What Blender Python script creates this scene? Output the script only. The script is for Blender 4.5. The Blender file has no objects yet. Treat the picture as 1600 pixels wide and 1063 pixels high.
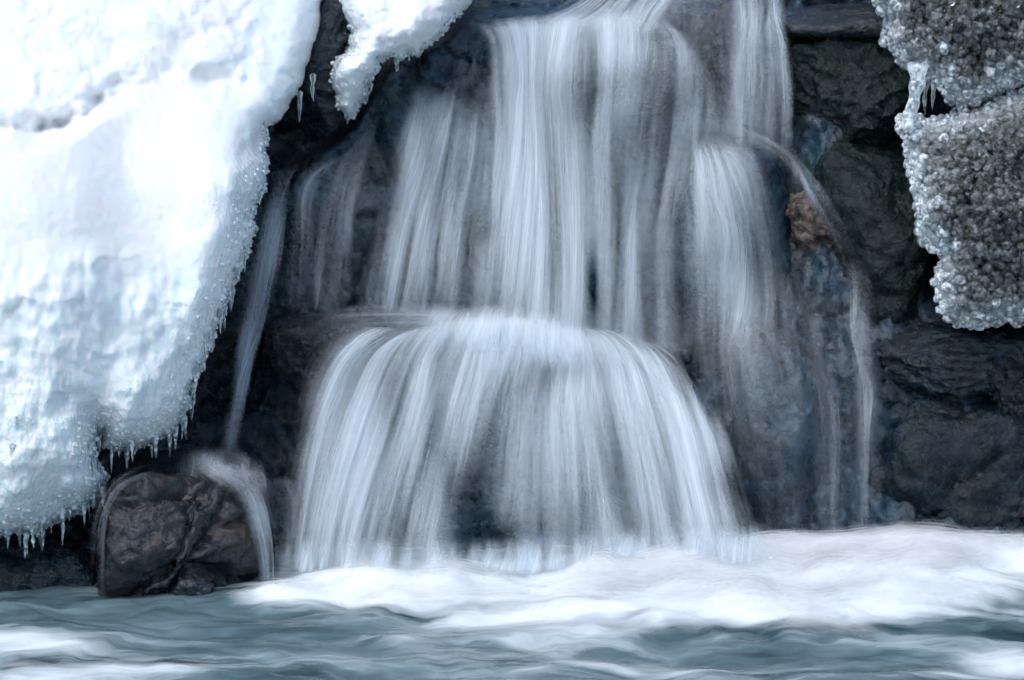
import bpy, math, random
import numpy as np
from mathutils import Vector, Matrix
from mathutils.bvhtree import BVHTree

# ------------------------------------------------------------------ camera, sky, sun, exposure
sc = bpy.context.scene
COL = sc.collection
CAM = np.array([0.0, -9.0, 2.28]); PITCH = math.radians(11.0); FPX = 100.0 / 36.0 * 1600.0
cam = bpy.data.cameras.new('camera'); cam.lens = 100.0; cam.sensor_width = 36.0; cam.clip_end = 2000.0; cam.clip_start = 0.05
camo = bpy.data.objects.new('camera', cam); COL.objects.link(camo)
camo.location = CAM; camo.rotation_euler = (math.radians(90) - PITCH, 0, 0)
sc.camera = camo

SUN_EL, SUN_ROT = math.radians(56), math.radians(-142)
w = bpy.data.worlds.new('World'); sc.world = w; w.use_nodes = True
wn = w.node_tree.nodes; wl = w.node_tree.links
sky = wn.new('ShaderNodeTexSky'); sky.sky_type = 'NISHITA'; sky.sun_disc = False
sky.sun_elevation = SUN_EL; sky.sun_rotation = SUN_ROT; sky.air_density = 1.0; sky.dust_density = 1.2; sky.ozone_density = 1.6
bg = wn['Background']; bg.inputs['Strength'].default_value = 0.09
wl.new(sky.outputs['Color'], bg.inputs['Color'])
sun = bpy.data.lights.new('sun', 'SUN'); sun.energy = 1.3; sun.angle = math.radians(60); sun.color = (1.0, 0.985, 0.965)
suno = bpy.data.objects.new('sun', sun); COL.objects.link(suno)
sd = Vector((math.sin(SUN_ROT) * math.cos(SUN_EL), math.cos(SUN_ROT) * math.cos(SUN_EL), math.sin(SUN_EL)))
suno.rotation_euler = sd.to_track_quat('Z', 'Y').to_euler(); suno.location = (-3, -5, 8)
vs = sc.view_settings
vs.view_transform = 'Standard'; vs.look = 'None'; vs.gamma = 1.0; vs.exposure = 0.86; vs.use_curve_mapping = False
cy = sc.cycles
cy.transparent_max_bounces = 32; cy.max_bounces = 6; cy.transmission_bounces = 6; cy.diffuse_bounces = 3; cy.glossy_bounces = 2
cy.use_adaptive_sampling = True; cy.adaptive_threshold = 0.05; cy.adaptive_min_samples = 12; cy.use_denoising = True
cy.caustics_reflective = False; cy.caustics_refractive = True; cy.blur_glossy = 0.5

rng = np.random.default_rng(7)
random.seed(7)

# ------------------------------------------------------------------ maths helpers
def at(px, py, Y):
    """photo pixel + real depth Y (metres) -> world point"""
    px = np.asarray(px, float); py = np.asarray(py, float); Y = np.asarray(Y, float)
    cx = (px - 800.0) / FPX; cz = (531.5 - py) / FPX
    dy = math.cos(PITCH) + cz * math.sin(PITCH); dz = -math.sin(PITCH) + cz * math.cos(PITCH)
    k = (Y - CAM[1]) / dy
    return np.stack([CAM[0] + cx * k, CAM[1] + dy * k, CAM[2] + dz * k], -1)

def on_pool(px, py, z=0.0):
    cx = (px - 800.0) / FPX; cz = (531.5 - py) / FPX
    dy = math.cos(PITCH) + cz * math.sin(PITCH); dz = -math.sin(PITCH) + cz * math.cos(PITCH)
    k = (z - CAM[2]) / dz
    return np.array([CAM[0] + cx * k, CAM[1] + dy * k])

def to_px(P):
    d = P - CAM
    f = d[..., 1] * math.cos(PITCH) - d[..., 2] * math.sin(PITCH)
    u = d[..., 1] * math.sin(PITCH) + d[..., 2] * math.cos(PITCH)
    return 800 + FPX * d[..., 0] / f, 531.5 - FPX * u / f

def _hash(ix, iy, iz, seed):
    h = (ix.astype(np.uint32) * np.uint32(374761393) + iy.astype(np.uint32) * np.uint32(668265263)
         + iz.astype(np.uint32) * np.uint32(2147483647) + np.uint32(seed * 1013 + 17) * np.uint32(1274126177))
    h = (h ^ (h >> np.uint32(13))) * np.uint32(1274126177)
    h = (h ^ (h >> np.uint32(16))) * np.uint32(2246822519)
    return h ^ (h >> np.uint32(15))

_G = np.array([[1,1,0],[-1,1,0],[1,-1,0],[-1,-1,0],[1,0,1],[-1,0,1],[1,0,-1],[-1,0,-1],[0,1,1],[0,-1,1],[0,1,-1],[0,-1,-1],[1,1,0],[-1,1,0],[0,-1,1],[0,-1,-1]], float)
def noise(P, seed=0):
    P = np.asarray(P, float)
    I = np.floor(P).astype(np.int64); F = P - I
    U = F * F * F * (F * (F * 6 - 15) + 10)
    out = 0.0
    for dx in (0, 1):
        for dy in (0, 1):
            for dz in (0, 1):
                g = _G[_hash(I[..., 0] + dx, I[..., 1] + dy, I[..., 2] + dz, seed) & np.uint32(15)]
                v = g[..., 0] * (F[..., 0] - dx) + g[..., 1] * (F[..., 1] - dy) + g[..., 2] * (F[..., 2] - dz)
                wx = U[..., 0] if dx else 1 - U[..., 0]
                wy = U[..., 1] if dy else 1 - U[..., 1]
                wz = U[..., 2] if dz else 1 - U[..., 2]
                out = out + v * wx * wy * wz
    return out

def fbm(P, octaves=4, seed=0, gain=0.5, ridged=False):
    P = np.asarray(P, float); a = 1.0; s = 0.0; t = 0.0
    for o in range(octaves):
        n = noise(P * 2.03 ** o + o * 17.3, seed + o)
        if ridged: n = 0.5 - np.abs(n) * 2.0
        s = s + a * n; t += a; a *= gain
    return s / t * (1.4 if not ridged else 1.0)

def sstep(a, b, x):
    t = np.clip((x - a) / (b - a), 0, 1)
    return t * t * (3 - 2 * t)

# ------------------------------------------------------------------ mesh helpers
def mesh_np(name, V, F, mat=None, uv=None, attrs=None, smooth=True):
    """V (n,3); F (m,k) with k 3 or 4; uv per vertex (n,2); attrs name -> (n,) floats"""
    V = np.ascontiguousarray(V, np.float32); F = np.ascontiguousarray(F, np.int32)
    me = bpy.data.meshes.new(name)
    m, k = F.shape
    me.vertices.add(len(V)); me.vertices.foreach_set('co', V.ravel())
    me.loops.add(m * k); me.loops.foreach_set('vertex_index', F.ravel())
    me.polygons.add(m); me.polygons.foreach_set('loop_start', np.arange(0, m * k, k, dtype=np.int32))
    me.update(calc_edges=True)
    if uv is not None:
        l = me.uv_layers.new(name='UVMap')
        l.data.foreach_set('uv', np.ascontiguousarray(uv[F.ravel()], np.float32).ravel())
    for nm, a in (attrs or {}).items():
        at_ = me.attributes.new(nm, 'FLOAT', 'POINT'); at_.data.foreach_set('value', np.ascontiguousarray(a, np.float32))
    if smooth: me.polygons.foreach_set('use_smooth', np.ones(m, bool))
    if mat: me.materials.append(mat)
    me.validate(); me.update()
    return me

def link(name, me, parent=None, label=None, category=None, group=None, kind=None):
    o = bpy.data.objects.new(name, me); COL.objects.link(o)
    if parent is not None: o.parent = parent
    if label: o['label'] = label
    if category: o['category'] = category
    if group: o['group'] = group
    if kind: o['kind'] = kind
    return o

def grid_faces(nu, nv, off=0):
    i = np.arange(nu - 1)[:, None]; j = np.arange(nv - 1)[None, :]
    a = (i * nv + j).ravel() + off
    return np.stack([a, a + nv, a + nv + 1, a + 1], 1)

def ico(sub):
    import bmesh
    bm = bmesh.new(); bmesh.ops.create_icosphere(bm, subdivisions=sub, radius=1.0)
    V = np.array([v.co[:] for v in bm.verts]); F = np.array([[v.index for v in f.verts] for f in bm.faces])
    bm.free(); return V, F
ICO = {k: ico(k) for k in (1, 2, 3, 6)}

# ------------------------------------------------------------------ materials
def mat_new(name):
    m = bpy.data.materials.new(name); m.use_nodes = True
    nt = m.node_tree; nt.nodes.clear()
    out = nt.nodes.new('ShaderNodeOutputMaterial')
    def N(t, **kw):
        n = nt.nodes.new('ShaderNode' + t)
        for k, v in kw.items():
            if k.startswith('_'): setattr(n, k[1:], v)
            else: n.inputs[k.replace('__', ' ')].default_value = v
        return n
    L = nt.links.new
    return m, out, N, L

def ramp(N, L, src, stops):
    r = N('ValToRGB'); e = r.color_ramp.elements
    while len(e) > 2: e.remove(e[-1])
    for i, (p, c) in enumerate(stops):
        el = e[i] if i < 2 else e.new(p)
        el.position = p; el.color = c if len(c) == 4 else (*c, 1)
    L(src, r.inputs['Fac']); return r

def math_n(N, L, op, a, b=None, c=None, clamp=False):
    n = N('Math', _operation=op, _use_clamp=clamp)
    for i, x in enumerate((a, b, c)):
        if x is None: continue
        if isinstance(x, (int, float)): n.inputs[i].default_value = x
        else: L(x, n.inputs[i])
    return n.outputs[0]

def mix_c(N, L, fac, a, b):
    n = N('Mix', _data_type='RGBA')
    if isinstance(fac, (int, float)): n.inputs[0].default_value = fac
    else: L(fac, n.inputs[0])
    for i, x in ((6, a), (7, b)):
        if isinstance(x, tuple): n.inputs[i].default_value = (*x, 1)
        else: L(x, n.inputs[i])
    return n.outputs[2]

def rock_mat(name, c1, c2, moss=0.0, rough=0.32, bump=0.5, scale=1.0, mosscol=(0.020, 0.034, 0.022), brown=None):
    m, out, N, L = mat_new(name)
    tc = N('TexCoord'); ge = N('NewGeometry')
    n1 = N('TexNoise', Scale=5 * scale, Detail=4, Roughness=0.62); L(tc.outputs['Object'], n1.inputs['Vector'])
    n2 = N('TexNoise', Scale=38 * scale, Detail=4, Roughness=0.65); L(tc.outputs['Object'], n2.inputs['Vector'])
    wv = N('TexNoise', Scale=4 * scale, Detail=1); L(tc.outputs['Object'], wv.inputs['Vector'])
    va = N('VectorMath', _operation='MULTIPLY_ADD'); L(wv.outputs['Color'], va.inputs[0]); va.inputs[1].default_value = (.5, .5, .5); L(tc.outputs['Object'], va.inputs[2])
    r1 = ramp(N, L, n1.outputs['Fac'], [(0.36, c1), (0.64, c2)])
    col = r1.outputs['Color']
    if brown:
        nb = N('TexNoise', Scale=3.1 * scale, Detail=3); L(va.outputs[0], nb.inputs['Vector'])
        fb = ramp(N, L, nb.outputs['Fac'], [(0.47, (0, 0, 0)), (0.62, (1, 1, 1))])
        col = mix_c(N, L, fb.outputs['Color'], col, brown)
    r2 = ramp(N, L, n2.outputs['Fac'], [(0.3, (0.30, 0.30, 0.30)), (0.7, (1.25, 1.25, 1.25))])
    mu = N('Mix', _data_type='RGBA', _blend_type='MULTIPLY'); mu.inputs[0].default_value = 1.0
    L(col, mu.inputs[6]); L(r2.outputs['Color'], mu.inputs[7]); col = mu.outputs[2]
    if moss > 0:
        nm = N('TexNoise', Scale=7 * scale, Detail=4, Roughness=0.7); L(tc.outputs['Object'], nm.inputs['Vector'])
        fm = ramp(N, L, nm.outputs['Fac'], [(0.62 - 0.3 * moss, (0, 0, 0)), (0.78 - 0.3 * moss, (1, 1, 1))])
        col = mix_c(N, L, fm.outputs['Color'], col, mosscol)
    p = N('BsdfPrincipled'); L(col, p.inputs['Base Color'])
    rr = N('MapRange'); L(n2.outputs['Fac'], rr.inputs[0]); rr.inputs[1].default_value = 0.3; rr.inputs[2].default_value = 0.7
    rr.inputs[3].default_value = rough * 0.6; rr.inputs[4].default_value = rough * 1.5; L(rr.outputs[0], p.inputs['Roughness'])
    p.inputs['Specular IOR Level'].default_value = 0.32; p.inputs['Coat Weight'].default_value = 0.5; p.inputs['Coat Roughness'].default_value = 0.05; p.inputs['Coat IOR'].default_value = 1.33
    n3 = N('TexNoise', Scale=130 * scale, Detail=1, Roughness=0.6); L(tc.outputs['Object'], n3.inputs['Vector'])
    b1 = N('Bump', Strength=bump * 0.75, Distance=0.02); L(n2.outputs['Fac'], b1.inputs['Height'])
    b2 = N('Bump', Strength=bump * 0.45, Distance=0.006); L(n3.outputs['Fac'], b2.inputs['Height']); L(b1.outputs[0], b2.inputs['Normal'])
    L(b2.outputs[0], p.inputs['Normal']); L(b2.outputs[0], p.inputs['Coat Normal']); L(p.outputs[0], out.inputs[0])
    return m

SSS = 0.5
M = {}
M['cliff'] = rock_mat('wet_dark_rock', (0.006, 0.026, 0.046), (0.026, 0.070, 0.112), moss=0.25, rough=0.30, bump=0.7, mosscol=(0.012, 0.040, 0.046), brown=(0.046, 0.062, 0.076))
M['mossy'] = rock_mat('mossy_wet_rock', (0.001, 0.006, 0.010), (0.003, 0.016, 0.021), moss=0.6, rough=0.26, bump=1.0, scale=1.6, mosscol=(0.002, 0.013, 0.010))
M['slick'] = rock_mat('slick_wet_rock', (0.005, 0.013, 0.021), (0.015, 0.032, 0.048), moss=0.2, rough=0.16, bump=1.0, scale=1.2)
M['boulder'] = rock_mat('grey_brown_rock', (0.004, 0.009, 0.014), (0.030, 0.037, 0.046), moss=0.0, rough=0.12, bump=0.6, scale=1.3, brown=(0.070, 0.056, 0.050))
M['brown'] = rock_mat('rusty_brown_rock', (0.04, 0.040, 0.042), (0.32, 0.245, 0.20), moss=0.25, rough=0.28, bump=0.9, scale=2.4)
M['brownwet'] = rock_mat('brown_wet_rock', (0.010, 0.018, 0.026), (0.038, 0.048, 0.060), moss=0.15, rough=0.20, bump=0.8, scale=1.5, brown=(0.052, 0.056, 0.062))
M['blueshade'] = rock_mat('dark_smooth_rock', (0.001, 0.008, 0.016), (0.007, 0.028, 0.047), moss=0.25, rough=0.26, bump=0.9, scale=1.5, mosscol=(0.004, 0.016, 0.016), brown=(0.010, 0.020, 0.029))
M['frozen_moss'] = rock_mat('brown_green_mossy_rock', (0.03, 0.032, 0.018), (0.12, 0.118, 0.075), moss=0.5, rough=0.4, bump=0.9, scale=2.2, mosscol=(0.018, 0.032, 0.018))

def snow_ice_mat(name):
    m, out, N, L = mat_new(name)
    tc = N('TexCoord')
    ice = N('Attribute', _attribute_name='ice'); grit = N('Attribute', _attribute_name='grit')
    n1 = N('TexNoise', Scale=9, Detail=6, Roughness=0.6); L(tc.outputs['Object'], n1.inputs['Vector'])
    mp = N('Mapping'); mp.inputs['Scale'].default_value = (1, 1, 0.45); L(tc.outputs['Object'], mp.inputs['Vector'])
    n2 = N('TexNoise', Scale=46, Detail=5, Roughness=0.62, Distortion=0.8); L(mp.outputs[0], n2.inputs['Vector'])
    vo = N('TexVoronoi', Scale=75, _feature='SMOOTH_F1'); vo.inputs['Smoothness'].default_value = 0.4
    wv = N('TexNoise', Scale=30, Detail=2); L(tc.outputs['Object'], wv.inputs['Vector'])
    va = N('VectorMath', _operation='MULTIPLY_ADD'); L(wv.outputs['Color'], va.inputs[0]); va.inputs[1].default_value = (.03, .03, .03); L(mp.outputs[0], va.inputs[2])
    L(va.outputs[0], vo.inputs['Vector'])
    n4 = N('TexNoise', Scale=240, Detail=4, Roughness=0.7); L(tc.outputs['Object'], n4.inputs['Vector'])
    icecol = ramp(N, L, n1.outputs['Fac'], [(0.32, (0.78, 0.87, 0.895)), (0.68, (0.88, 0.93, 0.94))])
    col = mix_c(N, L, ice.outputs['Fac'], (0.85, 0.87, 0.88), icecol.outputs['Color'])
    p = N('BsdfPrincipled', IOR=1.31); L(col, p.inputs['Base Color'])
    ro = math_n(N, L, 'MULTIPLY_ADD', ice.outputs['Fac'], -0.62, 0.85); L(ro, p.inputs['Roughness'])
    p.inputs['Subsurface Weight'].default_value = SSS; p.inputs['Subsurface Radius'].default_value = (0.35, 0.8, 1.0); p.inputs['Subsurface Scale'].default_value = 0.03
    # snow grain
    sn = N('Bump', Strength=0.35, Distance=0.006); L(n4.outputs['Fac'], sn.inputs['Height'])
    # crinkled ice
    st1 = math_n(N, L, 'MULTIPLY', ice.outputs['Fac'], 0.22)
    b1 = N('Bump', Distance=0.018); L(st1, b1.inputs['Strength']); L(n2.outputs['Fac'], b1.inputs['Height']); L(sn.outputs[0], b1.inputs['Normal'])
    st2 = math_n(N, L, 'MULTIPLY', grit.outputs['Fac'], 0.6)
    b2 = N('Bump', Distance=0.012, _invert=True); L(st2, b2.inputs['Strength']); L(vo.outputs['Distance'], b2.inputs['Height']); L(b1.outputs[0], b2.inputs['Normal'])
    L(b2.outputs[0], p.inputs['Normal']); L(b2.outputs[0], p.inputs['Coat Normal']); L(p.outputs[0], out.inputs[0])
    return m
M['snow_ice'] = snow_ice_mat('snow_and_ice')

def clear_ice_mat(name, white, rough, tint):
    m, out, N, L = mat_new(name)
    tc = N('NewGeometry'); n = N('TexNoise', Scale=70, Detail=2); L(tc.outputs['Position'], n.inputs['Vector'])
    fr_ = N('MapRange'); L(n.outputs['Fac'], fr_.inputs[0]); fr_.inputs[1].default_value = 0.42; fr_.inputs[2].default_value = 0.66; fr_.inputs[3].default_value = white * .35 if white < .8 else white; fr_.inputs[4].default_value = min(1, white * 3.0)  # milky spots: backlight glints painted as white, along with frosted ice
    g = N('BsdfPrincipled', IOR=1.42); g.inputs['Base Color'].default_value = (*tint, 1); g.inputs['Roughness'].default_value = rough
    g.inputs['Transmission Weight'].default_value = 1.0; g.inputs['Specular IOR Level'].default_value = 0.8; 
    d = N('BsdfPrincipled', IOR=1.31); d.inputs['Base Color'].default_value = (0.82, 0.89, 0.92, 1); d.inputs['Roughness'].default_value = 0.16
    d.inputs['Subsurface Weight'].default_value = 0.0; d.inputs['Subsurface Radius'].default_value = (0.4, 0.8, 1.0); d.inputs['Subsurface Scale'].default_value = 0.01
    mx = N('MixShader'); L(fr_.outputs[0], mx.inputs[0]); L(g.outputs[0], mx.inputs[1]); L(d.outputs[0], mx.inputs[2]); L(mx.outputs[0], out.inputs[0])
    return m
M['clear_ice'] = clear_ice_mat('clear_ice', 0.09, 0.02, (0.93, 0.97, 0.98))
M['glass_ice'] = clear_ice_mat('glass_ice', 0.015, 0.01, (0.93, 0.97, 0.98))
M['milky_ice'] = clear_ice_mat('milky_ice', 0.40, 0.03, (0.90, 0.96, 0.98))
def glaze_mat():
    m, out, N, L = mat_new('clear_ice_glaze')
    fa = N('Attribute', _attribute_name='frost_glint'); ge = N('NewGeometry')
    n = N('TexNoise', Scale=60, Detail=3); L(ge.outputs['Position'], n.inputs['Vector'])
    f = N('MapRange'); L(n.outputs['Fac'], f.inputs[0]); f.inputs[1].default_value = 0.40; f.inputs[2].default_value = 0.68; f.inputs[3].default_value = 0.0; f.inputs[4].default_value = 0.22
    a = math_n(N, L, 'MULTIPLY_ADD', fa.outputs['Fac'], 0.50, f.outputs[0], clamp=True)  # rim whitened: frosted ice plus sky highlights painted into the colour
    g = N('BsdfPrincipled', IOR=1.36); g.inputs['Base Color'].default_value = (0.94, 0.97, 0.98, 1); g.inputs['Roughness'].default_value = 0.02; g.inputs['Transmission Weight'].default_value = 1.0
    d = N('BsdfPrincipled', IOR=1.31); d.inputs['Base Color'].default_value = (0.84, 0.90, 0.92, 1); d.inputs['Roughness'].default_value = 0.12
    mx = N('MixShader'); L(a, mx.inputs[0]); L(g.outputs[0], mx.inputs[1]); L(d.outputs[0], mx.inputs[2]); L(mx.outputs[0], out.inputs[0])
    return m
M['glaze'] = glaze_mat()
M['column_ice'] = clear_ice_mat('column_ice', 0.5, 0.08, (0.90, 0.96, 0.98))
M['white_ice'] = clear_ice_mat('white_ice', 0.85, 0.2, (0.90, 0.96, 0.98))

def water_mat(name, kind):
    """white aerated water; coverage from the mesh's own 'dens' attribute, broken into threads along the flow (UV v)"""
    m, out, N, L = mat_new(name)
    den = N('Attribute', _attribute_name='dens'); uv = N('TexCoord')
    if kind == 'strand':
        sx = N('SeparateXYZ'); L(uv.outputs['UV'], sx.inputs[0])
        fr = math_n(N, L, 'FRACT', sx.outputs[0])
        a = math_n(N, L, 'MULTIPLY_ADD', fr, 2.0, -1.0); a = math_n(N, L, 'MULTIPLY', a, a)
        a = math_n(N, L, 'SUBTRACT', 1.0, a); a = math_n(N, L, 'POWER', a, 2.2)
        al = a
        al = math_n(N, L, 'MULTIPLY', al, den.outputs['Fac'], clamp=True)
    else:
        mp = N('Mapping'); mp.inputs['Scale'].default_value = (48, 0.7, 1); L(uv.outputs['UV'], mp.inputs['Vector'])
        n = N('TexNoise', Scale=1.0, Detail=5, Roughness=0.68); L(mp.outputs[0], n.inputs['Vector'])
        f = N('MapRange'); L(n.outputs['Fac'], f.inputs[0]); f.inputs[1].default_value = 0.34; f.inputs[2].default_value = 0.68; f.inputs[3].default_value = 0.08; f.inputs[4].default_value = 1.7
        al = f.outputs[0]
        al = math_n(N, L, 'MULTIPLY', al, den.outputs['Fac'], clamp=True)
    d = N('BsdfDiffuse'); d.inputs['Color'].default_value = (0.86, 0.93, 0.98, 1)
    t = N('BsdfTranslucent'); t.inputs['Color'].default_value = (0.86, 0.93, 0.98, 1)
    ms = N('MixShader', Fac=0.42); L(d.outputs[0], ms.inputs[1]); L(t.outputs[0], ms.inputs[2])
    tr = N('BsdfTransparent')
    mx = N('MixShader'); L(al, mx.inputs[0]); L(tr.outputs[0], mx.inputs[1]); L(ms.outputs[0], mx.inputs[2])
    L(mx.outputs[0], out.inputs[0])
    return m
M['strand'] = water_mat('falling_water_threads', 'strand')
M['veil'] = water_mat('falling_water_veil', 'veil')

def foam_mat():
    m, out, N, L = mat_new('white_foam')
    den = N('Attribute', _attribute_name='dens'); tc = N('TexCoord')
    mp = N('Mapping'); mp.inputs['Scale'].default_value = (3.0, 7.0, 5.0); L(tc.outputs['Object'], mp.inputs['Vector'])
    n = N('TexNoise', Scale=1.0, Detail=4, Roughness=0.5); L(mp.outputs[0], n.inputs['Vector'])
    a = math_n(N, L, 'SUBTRACT', n.outputs['Fac'], 0.5)
    a = math_n(N, L, 'MULTIPLY_ADD', a, 2.5, den.outputs['Fac'])
    f = N('MapRange', _interpolation_type='SMOOTHSTEP'); L(a, f.inputs[0]); f.inputs[1].default_value = 0.1; f.inputs[2].default_value = 1.1; f.inputs[3].default_value = 0; f.inputs[4].default_value = 0.7
    d = N('BsdfDiffuse'); d.inputs['Color'].default_value = (0.94, 0.955, 0.965, 1)
    t = N('BsdfTranslucent'); t.inputs['Color'].default_value = (0.94, 0.955, 0.965, 1)
    ms = N('MixShader', Fac=0.4); L(d.outputs[0], ms.inputs[1]); L(t.outputs[0], ms.inputs[2])
    mx = N('MixShader'); L(f.outputs[0], mx.inputs[0]); L(N('BsdfTransparent').outputs[0], mx.inputs[1]); L(ms.outputs[0], mx.inputs[2])
    L(mx.outputs[0], out.inputs[0]); return m
M['foam'] = foam_mat()

def pool_mat():
    m, out, N, L = mat_new('stream_water')
    den = N('Attribute', _attribute_name='dens'); tc = N('TexCoord')
    wp = N('TexNoise', Scale=2.2, Detail=3); L(tc.outputs['Object'], wp.inputs['Vector'])
    va = N('VectorMath', _operation='MULTIPLY_ADD'); L(wp.outputs['Color'], va.inputs[0]); va.inputs[1].default_value = (.5, .5, .0); L(tc.outputs['Object'], va.inputs[2])
    mp = N('Mapping'); mp.inputs['Scale'].default_value = (1.9, 8.0, 1.0); mp.inputs['Rotation'].default_value = (0, 0, 0.16); L(va.outputs[0], mp.inputs['Vector'])
    n = N('TexNoise', Scale=1.0, Detail=5, Roughness=0.56, Distortion=0.2); L(mp.outputs[0], n.inputs['Vector'])
    a = math_n(N, L, 'SUBTRACT', n.outputs['Fac'], 0.5); a = math_n(N, L, 'MULTIPLY_ADD', a, 2.0, den.outputs['Fac'])
    f = N('MapRange', _interpolation_type='SMOOTHSTEP'); L(a, f.inputs[0]); f.inputs[1].default_value = 0.0; f.inputs[2].default_value = 1.05
    cd = ramp(N, L, n.outputs['Fac'], [(0.33, (0.030, 0.066, 0.080)), (0.66, (0.20, 0.295, 0.325))])
    col = mix_c(N, L, f.outputs[0], cd.outputs['Color'], (0.86, 0.91, 0.93))
    p = N('BsdfPrincipled', IOR=1.33); L(col, p.inputs['Base Color'])
    ro = math_n(N, L, 'MULTIPLY_ADD', f.outputs[0], 0.5, 0.22); L(ro, p.inputs['Roughness'])
    b = N('Bump', Strength=0.2, Distance=0.02); L(n.outputs['Fac'], b.inputs['Height']); L(b.outputs[0], p.inputs['Normal'])
    L(p.outputs[0], out.inputs[0]); return m
M['pool'] = pool_mat()

def simple_snow():
    m, out, N, L = mat_new('bank_snow')
    p = N('BsdfPrincipled'); tc = N('TexCoord'); n = N('TexNoise', Scale=3, Detail=6); L(tc.outputs['Object'], n.inputs['Vector'])
    r = ramp(N, L, n.outputs['Fac'], [(0.3, (0.72, 0.76, 0.80)), (0.7, (0.86, 0.88, 0.90))]); L(r.outputs[0], p.inputs['Base Color'])
    p.inputs['Roughness'].default_value = 0.8
    b = N('Bump', Strength=0.4, Distance=0.1); L(n.outputs['Fac'], b.inputs['Height']); L(b.outputs[0], p.inputs['Normal'])
    L(p.outputs[0], out.inputs[0]); return m
M['snow'] = simple_snow()

# ------------------------------------------------------------------ setting: ground, rock face
def ground():
    r = np.concatenate([[0], np.geomspace(3.0, 600, 26)]); a = np.linspace(0, 2 * np.pi, 65)
    R, A = np.meshgrid(r, a, indexing='ij')
    X, Y = R * np.cos(A), R * np.sin(A) - 3.0
    stream = np.exp(-(np.clip(np.abs(X) - 3.2, 0, None) / 1.6) ** 2) * sstep(0.6, -0.6, Y)
    Z = -0.45 + (1 - stream) * (0.9 + 0.7 * fbm(np.stack([X * .15, Y * .15, X * 0], -1), 3, 5)) + sstep(0.3, 1.6, Y) * 1.6 + np.clip(Y - 1, 0, 200) * 0.12
    Z = np.where((R < 3.2) | ((np.abs(X) < 3) & (Y < 0.4) & (Y > -14)), -0.5, Z)
    V = np.stack([X, Y, Z], -1).reshape(-1, 3)
    link('ground', mesh_np('ground', V, grid_faces(len(r), len(a)), M['snow']), kind='structure')
ground()

ROCKV, ROCKF = [], []           # kept so falling water can run over the rock
def keep(V, F):
    off = sum(len(v) for v in ROCKV); ROCKV.append(np.asarray(V)); 
    F = np.asarray(F)
    if F.shape[1] == 4: F = np.concatenate([F[:, [0, 1, 2]], F[:, [0, 2, 3]]])
    ROCKF.append(F + off)

def interp_tab(xs, ys, x): return np.interp(x, xs, ys)

def rock_face():
    px = np.arange(-420, 2021, 5.0); py = np.arange(-300, 1000, 5.0)
    PX, PY = np.meshgrid(px, py, indexing='ij')
    # centre: lip of the upper fall at 45, wall below, foot behind the lower boulder
    lip = interp_tab([-400, 420, 520, 600, 740, 900, 1060, 1230, 1300, 2000], [60, 60, 60, 90, 36, 34, 22, 14, 10, 10], PX)
    top = 0.16 + np.clip(lip - PY, 0, None) * 0.0075
    wall = interp_tab([0, 60, 520, 900], [0.16, 0.12, -0.12, -0.45], PY - lip * 0)
    Yc = np.where(PY < lip, top, wall)
    left = interp_tab([0, 250, 500, 720, 900], [0.55, 0.42, 0.05, -0.35, -0.75], PY)
    right = interp_tab([0, 60, 200, 480, 560, 860, 960], [0.24, 0.06, -0.06, -0.24, -0.32, -0.52, -0.58], PY)
    # left shoulder of the upper wall
    edge = interp_tab([-300, 60, 100, 200, 270, 330, 500, 900], [760, 700, 600, 540, 455, 425, 430, 400], PY)
    wl_ = sstep(-26, 18, PX - edge)
    wr = sstep(1180, 1290, PX)
    Y = left * (1 - wl_) + Yc * wl_
    Y = Y * (1 - wr) + right * wr
    P = at(PX, PY, Y)
    q = P * np.array([1, 1, 1])
    Y = Y + 0.11 * fbm(q * 2.6, 5, 3) + 0.05 * fbm(q * np.array([7, 7, 3.5]), 4, 9, ridged=True) + 0.014 * fbm(q * 26, 3, 12)
    # joints
    j = np.abs(noise(q * np.array([3.1, 3, 1.3]) + fbm(q * 4, 3, 21)[..., None] * .5, 33)); Y = Y + 0.05 * np.exp(-(j / 0.03) ** 2)
    V = at(PX, PY, Y).reshape(-1, 3); F = grid_faces(len(px), len(py))
    keep(V, F)
    link('rock_face', mesh_np('rock_face', V, F, M['cliff']), kind='structure')
rock_face()

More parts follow.
